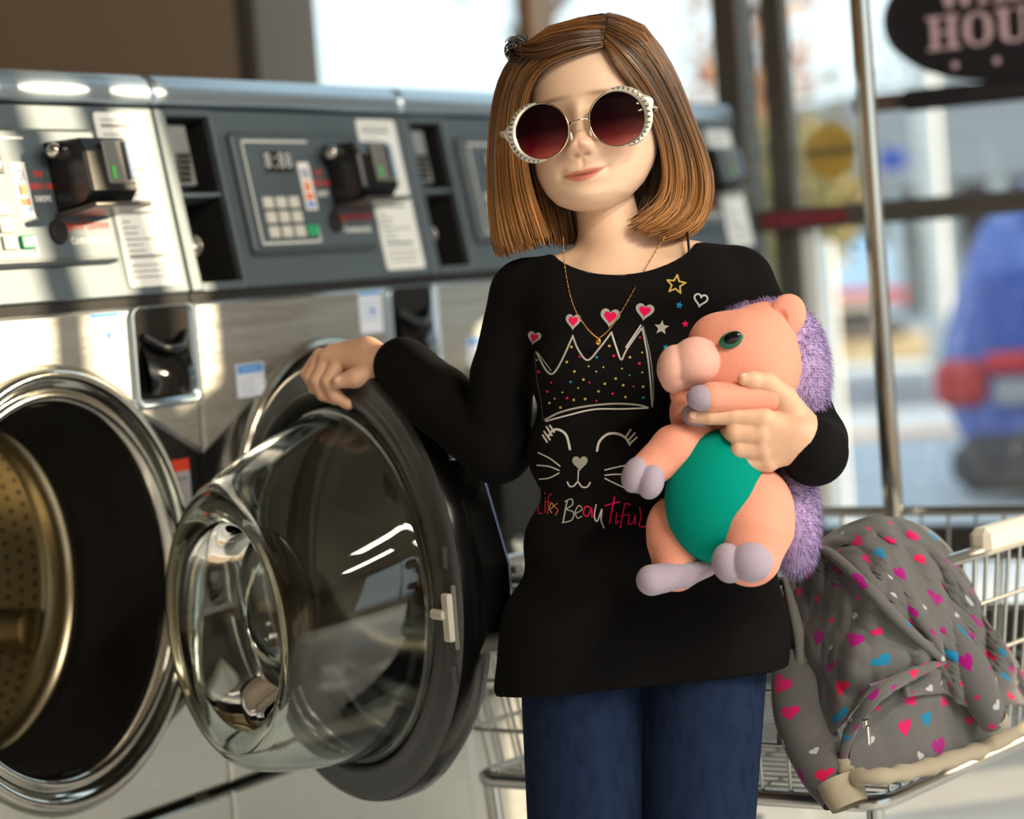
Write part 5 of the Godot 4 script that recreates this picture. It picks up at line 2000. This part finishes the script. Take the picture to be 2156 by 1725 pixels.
# the jacket hangs over the near corner of the basket: just outside its wires, and over the rim above
func over_cart(p: Array) -> Vector3:
	var cz: float = 3.05 + ((1846.0 - p[0]) * 0.0004 if p[0] < 1846.0 else (p[0] - 1846.0) * 0.00094)
	var out: float = cz - 0.058 + clampf(p[2] - 3.1, -0.1, 0.06) * 0.5
	return at(p[0], p[1], lerpf(cz + 0.06 + (p[2] - 3.3) * 0.5, out, smoothstep(1130.0, 1225.0, p[1])))

# cloth through control points [px, py, distance], both faces, edges closed
func cloth(called: String, t: Node3D, m: Material, rows: Array, us: float, vs: float, u0 := 0.0, thick := 0.004, nn := 30, ripple := 0.0) -> void:
	var A := []
	for q in rows:
		var ps := PackedVector3Array()
		for p in q: ps.append(over_cart(p))
		A.append(curve(ps, nn))
	var F := []
	for i in nn: F.append(PackedVector3Array())
	for j in nn:
		var ps := PackedVector3Array()
		for i in A.size(): ps.append(A[i][j])
		var c := curve(ps, nn)
		for i in nn: F[i].append(c[i])
	if ripple > 0.0:
		var nz := FastNoiseLite.new()
		nz.seed = int(u0 * 100) + 3
		nz.frequency = 6.0
		for i in nn:
			for j in nn:
				var p: Vector3 = F[i][j]
				var ed := minf(minf(i, nn - 1 - i), minf(j, nn - 1 - j)) / 5.0
				F[i][j] = p - FW * nz.get_noise_3d(p.x * 3.0, p.y, p.z * 3.0) * ripple * clampf(ed, 0, 1)
	var mb := MB.new()
	mb.grid(F, false, false, true, us, vs)
	var B := []
	for i in nn:
		var row := PackedVector3Array()
		for j in nn: row.append(F[i][j] - mb.n[i * nn + j] * thick)
		B.append(row)
	mb.grid(B, false, false, false, us, vs)
	var edge := []
	for j in nn: edge.append([F[0][j], B[0][j]])
	for i in nn: edge.append([F[i][nn - 1], B[i][nn - 1]])
	for j in nn: edge.append([F[nn - 1][nn - 1 - j], B[nn - 1][nn - 1 - j]])
	for i in nn: edge.append([F[nn - 1 - i][0], B[nn - 1 - i][0]])
	var e0 := PackedVector3Array()
	var e1 := PackedVector3Array()
	for q in edge:
		e0.append(q[0]); e1.append(q[1])
	mb.grid([e0, e1], true)
	for k in mb.uv.size(): mb.uv[k].x += u0
	put(called, mb, m, t, false)

func sleeve(called: String, t: Node3D, m: Material, pts: Array, rad: Array, us: float, vs: float, u0: float, ribs := 0.0, open := true) -> MeshInstance3D:
	var ps := PackedVector3Array()
	for p in pts: ps.append(over_cart(p))
	var n := 26
	var c := curve(ps, n)
	var rr := []
	var xs := []
	for k in rad.size(): xs.append(float(k) / (rad.size() - 1))
	for i in n:
		var f := i / (n - 1.0)
		rr.append(table(xs, rad, f) * 0.00056 * (1.0 + ribs * sin(i * 2.4)))
	var mb := MB.new()
	mb.tube(c, rr, 28, false, not open, 0.8)
	for k in mb.uv.size(): mb.uv[k] = Vector2(mb.uv[k].x * us + u0, mb.uv[k].y * vs)
	return put(called, mb, m, t, false)

func hoodie() -> void:
	var t := thing("hooded_jacket", "grey hooded jacket with small pink, blue and purple hearts slung over the wire cart", "jacket", at(1880, 1480, 3.2))
	var m := mat(Color.WHITE, 0.95)
	m.albedo_texture = tex(heart_cloth())
	m.metallic_specular = 0.2
	m.rim_enabled = true
	m.rim = 0.4
	var lining := mat(hexc(158, 150, 132), 0.95)
	var rib := mat(hexc(112, 111, 109), 0.95)
	cloth("back_panel", t, m, [
		[[1702, 1168, 3.30], [1760, 1122, 3.33], [1850, 1090, 3.36], [1950, 1118, 3.40], [2016, 1180, 3.44]],
		[[1740, 1232, 3.18], [1800, 1184, 3.25], [1880, 1176, 3.20], [1990, 1196, 3.30], [2062, 1276, 3.34]],
		[[1810, 1312, 3.12], [1880, 1276, 3.19], [1940, 1284, 3.11], [2040, 1300, 3.22], [2116, 1366, 3.26]],
		[[1880, 1384, 3.10], [1950, 1366, 3.14], [2000, 1396, 3.06], [2090, 1394, 3.16], [2166, 1440, 3.22]],
		[[1905, 1470, 3.10], [1985, 1462, 3.10], [2050, 1494, 3.05], [2130, 1484, 3.12], [2200, 1505, 3.22]]], 1.1, 0.95, 0.0, 0.004, 44, 0.034)
	cloth("front_panel", t, m, [
		[[1646, 1220, 3.20], [1676, 1186, 3.16], [1712, 1156, 3.14], [1744, 1160, 3.12]],
		[[1656, 1300, 3.18], [1708, 1262, 3.14], [1772, 1230, 3.09], [1830, 1236, 3.06]],
		[[1652, 1390, 3.19], [1716, 1350, 3.10], [1806, 1322, 3.07], [1905, 1316, 3.03]],
		[[1646, 1480, 3.20], [1716, 1446, 3.13], [1806, 1416, 3.06], [1982, 1388, 3.02]],
		[[1640, 1570, 3.20], [1700, 1560, 3.13], [1760, 1540, 3.09], [1834, 1446, 3.06]]], 0.75, 0.85, 0.37, 0.004, 44, 0.026)
	cloth("inner_panel", t, m, [
		[[1836, 1440, 3.12], [1920, 1412, 3.12], [2000, 1412, 3.12], [2080, 1440, 3.12]],
		[[1800, 1510, 3.12], [1900, 1500, 3.15], [1990, 1500, 3.13], [2090, 1500, 3.11]],
		[[1780, 1630, 3.10], [1900, 1630, 3.12], [2000, 1606, 3.12], [2100, 1570, 3.11]]], 0.7, 0.4, 0.12, 0.004, 26, 0.012)
	sleeve("hood_edge", t, m, [[1702, 1158, 3.13], [1745, 1164, 3.10], [1830, 1240, 3.04], [1905, 1318, 3.01], [1984, 1390, 3.0]], [8, 12, 13, 12, 8], 0.12, 0.9, 0.6, 0.0, false)
	sleeve("sleeve", t, m, [[1684, 1380, 3.16], [1690, 1500, 3.11], [1730, 1612, 3.08], [1772, 1680, 3.06]], [58, 62, 54, 44], 0.5, 0.7, 0.2)
	var cf := sleeve("cuff", t, lining, [[1764, 1642, 3.052], [1778, 1672, 3.05], [1790, 1698, 3.05]], [50, 49, 43], 1, 1, 0.0)
	note(cf, "turned-back pale cuff")
	sleeve("sleeve", t, m, [[1996, 1300, 3.14], [2036, 1400, 3.06], [2066, 1466, 3.02], [2092, 1520, 3.0]], [10, 54, 50, 37], 0.5, 0.5, 0.7)
	sleeve("cuff", t, lining, [[2084, 1508, 2.998], [2092, 1520, 2.998], [2097, 1528, 2.998]], [37, 36, 30], 1, 1, 0.0)
	sleeve("hem", t, lining, [[1774, 1600, 3.08], [1788, 1632, 3.06], [1850, 1636, 3.05], [1930, 1622, 3.05], [2010, 1598, 3.06], [2090, 1568, 3.08], [2180, 1520, 3.14]], [12, 19, 20, 19, 20, 18, 14], 0.3, 2.0, 0.0, 0.2, false)
	sleeve("hem", t, m, [[1774, 1606, 3.08], [1790, 1540, 3.07], [1846, 1466, 3.05], [1920, 1420, 3.03], [1986, 1394, 3.01]], [10, 15, 17, 15, 8], 0.3, 1.0, 0.3, 0.10, false)
	sleeve("drawcord_band", t, rib, [[1652, 1216, 3.14], [1672, 1290, 3.12], [1686, 1360, 3.11], [1684, 1428, 3.11]], [5, 11, 13, 11], 0.3, 0.5, 0.0, 0.0, false)
	var mb := MB.new()
	mb.box(over_cart([1829, 1548, 3.02]), Vector3(0.007, 0.022, 0.003), 0.001)
	mb.box(over_cart([1822, 1524, 3.02]), Vector3(0.008, 0.010, 0.006), 0.001)
	put("zip_pull", mb, M.chrome, t, false)


# ---------------------------------------------------------------- outdoors
func tree(called: String, label: String, where: Vector3, hgt: float, crown: float, leaf: Color, seed_: int, n := 1400) -> void:
	var t := thing(called, label, "tree", where)
	var r := RandomNumberGenerator.new()
	r.seed = seed_
	var mb := MB.new()
	mb.tube(PackedVector3Array([Vector3.ZERO, Vector3(0.05, hgt * 0.4, 0.02), Vector3(-0.04, hgt * 0.8, 0)]), [0.13, 0.10, 0.04], 10)
	var bark := mat(hexc(84, 74, 70), 0.9)
	var tr := put("trunk", mb, bark, t)
	var tips := []
	for k in 12:
		var y := hgt * (0.4 + 0.035 * k)
		var a := k * 2.4
		var e := Vector3(cos(a), 0.5, sin(a)) * crown * (0.9 - k * 0.03)
		mb = MB.new()
		mb.tube(PackedVector3Array([Vector3(0, y, 0), Vector3(0, y, 0) + e * 0.5 + Vector3(0, 0.1, 0), Vector3(0, y, 0) + e]), [0.045, 0.03, 0.01], 6)
		put("branch", mb, bark, tr)
		tips.append([Vector3(0, y, 0), e])
	mb = MB.new()
	for k in n:
		var q: Array = tips[r.randi() % 12]
		var p: Vector3 = q[0] + q[1] * r.randf_range(0.35, 1.1) + Vector3(r.randfn(0, 0.22), r.randfn(0, 0.22), r.randfn(0, 0.22)) * crown
		var u := Vector3(r.randfn(), r.randfn(), r.randfn()).normalized()
		var v2 := u.cross(Vector3(r.randfn(), r.randfn(), r.randfn())).normalized()
		mb.col = leaf * r.randf_range(0.7, 1.2)
		mb.ntri(p - u * 0.07, p + v2 * 0.05, p + u * 0.07, v2.cross(u))
		mb.ntri(p - u * 0.07, p - v2 * 0.05, p + u * 0.07, v2.cross(u))
	var lm := mat(Color.WHITE, 0.8)
	lm.vertex_color_use_as_albedo = true
	var o := put("crown", mb, lm, t)
	o.set_meta("kind", "stuff")

func car(label: String, where: Vector3, yaw: float, paint: Color) -> void:
	var t := thing("car", label, "car", where)
	t.rotation.y = yaw
	var pm := mat(paint, 0.25)
	pm.clearcoat_enabled = true
	pm.clearcoat = 0.8
	pm.clearcoat_roughness = 0.08
	var ST := [[0.0, 0.88, 0.86], [0.04, 0.96, 0.95], [0.16, 1.08, 0.99], [0.40, 1.30, 1.0], [0.62, 1.44, 1.0], [0.9, 1.49, 1.0], [1.7, 1.5, 1.0], [2.4, 1.46, 1.0], [2.8, 1.28, 1.0], [3.2, 1.0, 1.0], [3.9, 0.95, 0.97], [4.25, 0.82, 0.9], [4.35, 0.6, 0.82]]
	var ys := [0.2, 0.35, 0.45, 0.585, 0.82, 0.97, 1.2, 1.4, 1.5]
	var ws := [0.82, 0.89, 0.90, 0.86, 0.75, 0.62, 0.5, 0.4, 0.0]
	var P := []
	for s in ST:
		var row := PackedVector3Array()
		for side in [-1.0, 1.0]:
			for k in 13:
				var f := k / 12.0 if side < 0 else 1.0 - k / 12.0
				var y: float = 0.2 + (s[1] - 0.2) * sin(f * PI * 0.5)
				var yy: float = y if s[1] > 1.2 else 0.2 + (y - 0.2) * 0.8
				var w: float = table(ys, ws, yy) * s[2]
				if f > 0.9: w *= (1.0 - f) / 0.1
				row.append(Vector3(s[0], y, side * w))
		P.append(row)
	var mb := MB.new()
	mb.grid(P, false, false, false)
	var first: PackedVector3Array = P[0]
	for k in first.size() - 1: mb.ntri(Vector3(0, 0.5, 0), first[k], first[k + 1], Vector3(-1, 0, 0))
	put("body", mb, pm, t)
	# glass: rear, sides
	mb = MB.new()
	mb.nquad(Vector3(0.11, 1.03, -0.54), Vector3(0.11, 1.03, 0.54), Vector3(0.53, 1.385, 0.36), Vector3(0.53, 1.385, -0.36), Vector3(-1, 1, 0))
	put("rear_window", mb, M.darkglass, t)
	for s in [-1.0, 1.0]:
		for q in [[0.75, 1.5], [1.58, 2.5]]:
			mb = MB.new()
			mb.nquad(Vector3(q[0], 0.98, s * 0.63), Vector3(q[1], 0.98, s * 0.63), Vector3(q[1] - 0.1, 1.36, s * 0.44), Vector3(q[0] + 0.1, 1.36, s * 0.44), Vector3(0, 0.4, s))
			put("side_window", mb, M.darkglass, t)
		mb = MB.new()
		mb.box(Vector3(-0.01, 0.46, s * 0.78), Vector3(0.1, 0.18, 0.2), 0.04)
		put("tail_light", mb, mat(hexc(176, 18, 34), 0.2), t)
		for x in [0.75, 3.45]:
			mb = MB.new()
			mb.lathe(PackedVector2Array([Vector2(0.0001, 0.06), Vector2(0.17, 0.06), Vector2(0.19, 0.08), Vector2(0.29, 0.08), Vector2(0.31, 0.05), Vector2(0.31, -0.1)]), 28, Transform3D(Basis(Vector3(1, 0, 0), Vector3(0, 1, 0), Vector3(0, 0, 1)) if s > 0 else Basis(Vector3.UP, PI), Vector3(x, 0.31, s * 0.8)))
			put("wheel", mb, M.rubber, t)
	mb = MB.new()
	mb.box(Vector3(-0.03, 0.53, 0), Vector3(0.06, 0.08, 1.36), 0.02)
	put("light_band", mb, mat(hexc(190, 14, 40), 0.25), t)
	mb = MB.new()
	mb.box(Vector3(-0.02, 0.42, 0), Vector3(0.06, 0.10, 1.3), 0.01)
	put("number_plate", mb, mat(hexc(150, 150, 154), 0.5), t)
	mb = MB.new()
	mb.box(Vector3(-0.02, 0.15, 0), Vector3(0.2, 0.22, 1.66), 0.07)
	put("bumper", mb, mat(hexc(34, 36, 46), 0.6), t)

func outside() -> void:
	var asphalt := mat(hexc(190, 198, 208), 0.9)
	asphalt.albedo_texture = noise_tex(0.04, 256, 0.8, 1.1, 40)
	asphalt.uv1_triplanar = true
	asphalt.uv1_scale = Vector3(0.3, 0.3, 0.3)
	slab("ground", Vector3(2.2, -0.3, -60), Vector3(90, -0.03, 60), asphalt, "pale sunlit car park")
	slab("ground", Vector3(-40, -0.3, -60), Vector3(2.2, -0.03, -1.32), asphalt)
	slab("pavement", Vector3(2.2, -0.1, -6), Vector3(4.2, -0.004, 8), mat(hexc(206, 206, 204), 0.85), "pale pavement along the shop front")
	slab("road", Vector3(12.2, -0.1, -40), Vector3(15.2, -0.025, 40), mat(hexc(92, 100, 116), 0.9), "grey road")
	slab("kerb", Vector3(15.2, -0.1, -40), Vector3(16.4, 0.05, 40), mat(hexc(222, 222, 222), 0.9), "white kerb beyond the road")
	slab("field", Vector3(18, -0.1, -40), Vector3(24, 0.02, 40), mat(hexc(190, 160, 112), 0.95), "strip of dry tan grass")
	slab("path", Vector3(9.8, -0.1, -20), Vector3(10.3, -0.02, 20), mat(hexc(196, 164, 138), 0.95), "narrow tan strip in the car park")
	car("blue car seen from behind, parked close outside the glass door", at(2450, 500, 9.6) * Vector3(1, 0, 1) + Vector3(0, -0.03, 0), 0.14, hexc(16, 76, 172))
	car("pale blue car far off beyond the road, left of the chrome pole", at(1770, 500, 26) * Vector3(1, 0, 1) + Vector3(0, -0.03, 0), 1.2, hexc(120, 170, 222))
	# low shop across the road
	var b := thing("low_building", "low brown building with grey roof and white columns across the road", "building", at(2330, 500, 36) * Vector3(1, 0, 1))
	b.rotation.y = -0.55
	var mb := MB.new()
	mb.box(Vector3(0, 0.85, 0), Vector3(5.0, 1.8, 9.0), 0.02)
	put("wall", mb, mat(hexc(96, 74, 70), 0.9), b)
	mb = MB.new()
	mb.prism(PackedVector2Array([Vector2(-3.0, 1.7), Vector2(3.0, 1.7), Vector2(2.2, 3.1), Vector2(-2.2, 3.1)]), -4.9, 4.9)
	put("roof", mb, mat(hexc(150, 148, 148), 0.9), b)
	for k in 9:
		mb = MB.new()
		mb.box(Vector3(-2.75, 0.85, -4.4 + k * 1.1), Vector3(0.2, 1.7, 0.26), 0.02)
		put("column", mb, M.white, b)
	for k in 8:
		mb = MB.new()
		mb.box(Vector3(-2.5, 0.9, -3.85 + k * 1.1), Vector3(0.06, 0.9, 0.5), 0.01)
		put("window", mb, M.darkglass, b)
	# white pole with a small blue plate, and a bollard
	var p := thing("sign_pole", "white pole with a small blue plate standing out in the car park", "pole", at(1965, 500, 17) * Vector3(1, 0, 1))
	mb = MB.new()
	mb.tube(PackedVector3Array([Vector3.ZERO, Vector3(0, 2.3, 0)]), 0.085, 14)
	put("post", mb, M.white, p)
	mb = MB.new()
	mb.box(Vector3(-0.1, 1.52, -0.2), Vector3(0.03, 0.13, 0.17), 0.004)
	put("plate", mb, mat(hexc(14, 76, 190), 0.5), p)
	p = thing("bollard", "short white post just outside the glass door", "bollard", at(1737, 500, 8.7) * Vector3(1, 0, 1))
	mb = MB.new()
	mb.box(Vector3(0, 0.5, 0), Vector3(0.045, 1.0, 0.045), 0.006)
	put("post", mb, M.white, p)
	tree("bare_tree", "dark tree trunk seen through the window just left of the girl's head", at(1128, 300, 12) * Vector3(1, 0, 1), 5.0, 1.4, lin(120, 122, 96), 3, 160)
	tree("autumn_tree", "autumn tree with orange leaves high beside the dark corner post", at(1590, 300, 20) * Vector3(1, 0, 1), 4.4, 0.6, lin(214, 150, 96), 9, 380)
	tree("shrubby_tree", "small yellow green tree in the gap beside the corner post", at(1645, 300, 16) * Vector3(1, 0, 1), 1.9, 0.5, lin(168, 150, 84), 14, 900)
	tree("grey_tree", "grey leafless-looking tree above the low building", at(2120, 300, 44) * Vector3(1, 0, 1), 5.0, 2.4, lin(140, 138, 136), 19, 2200)
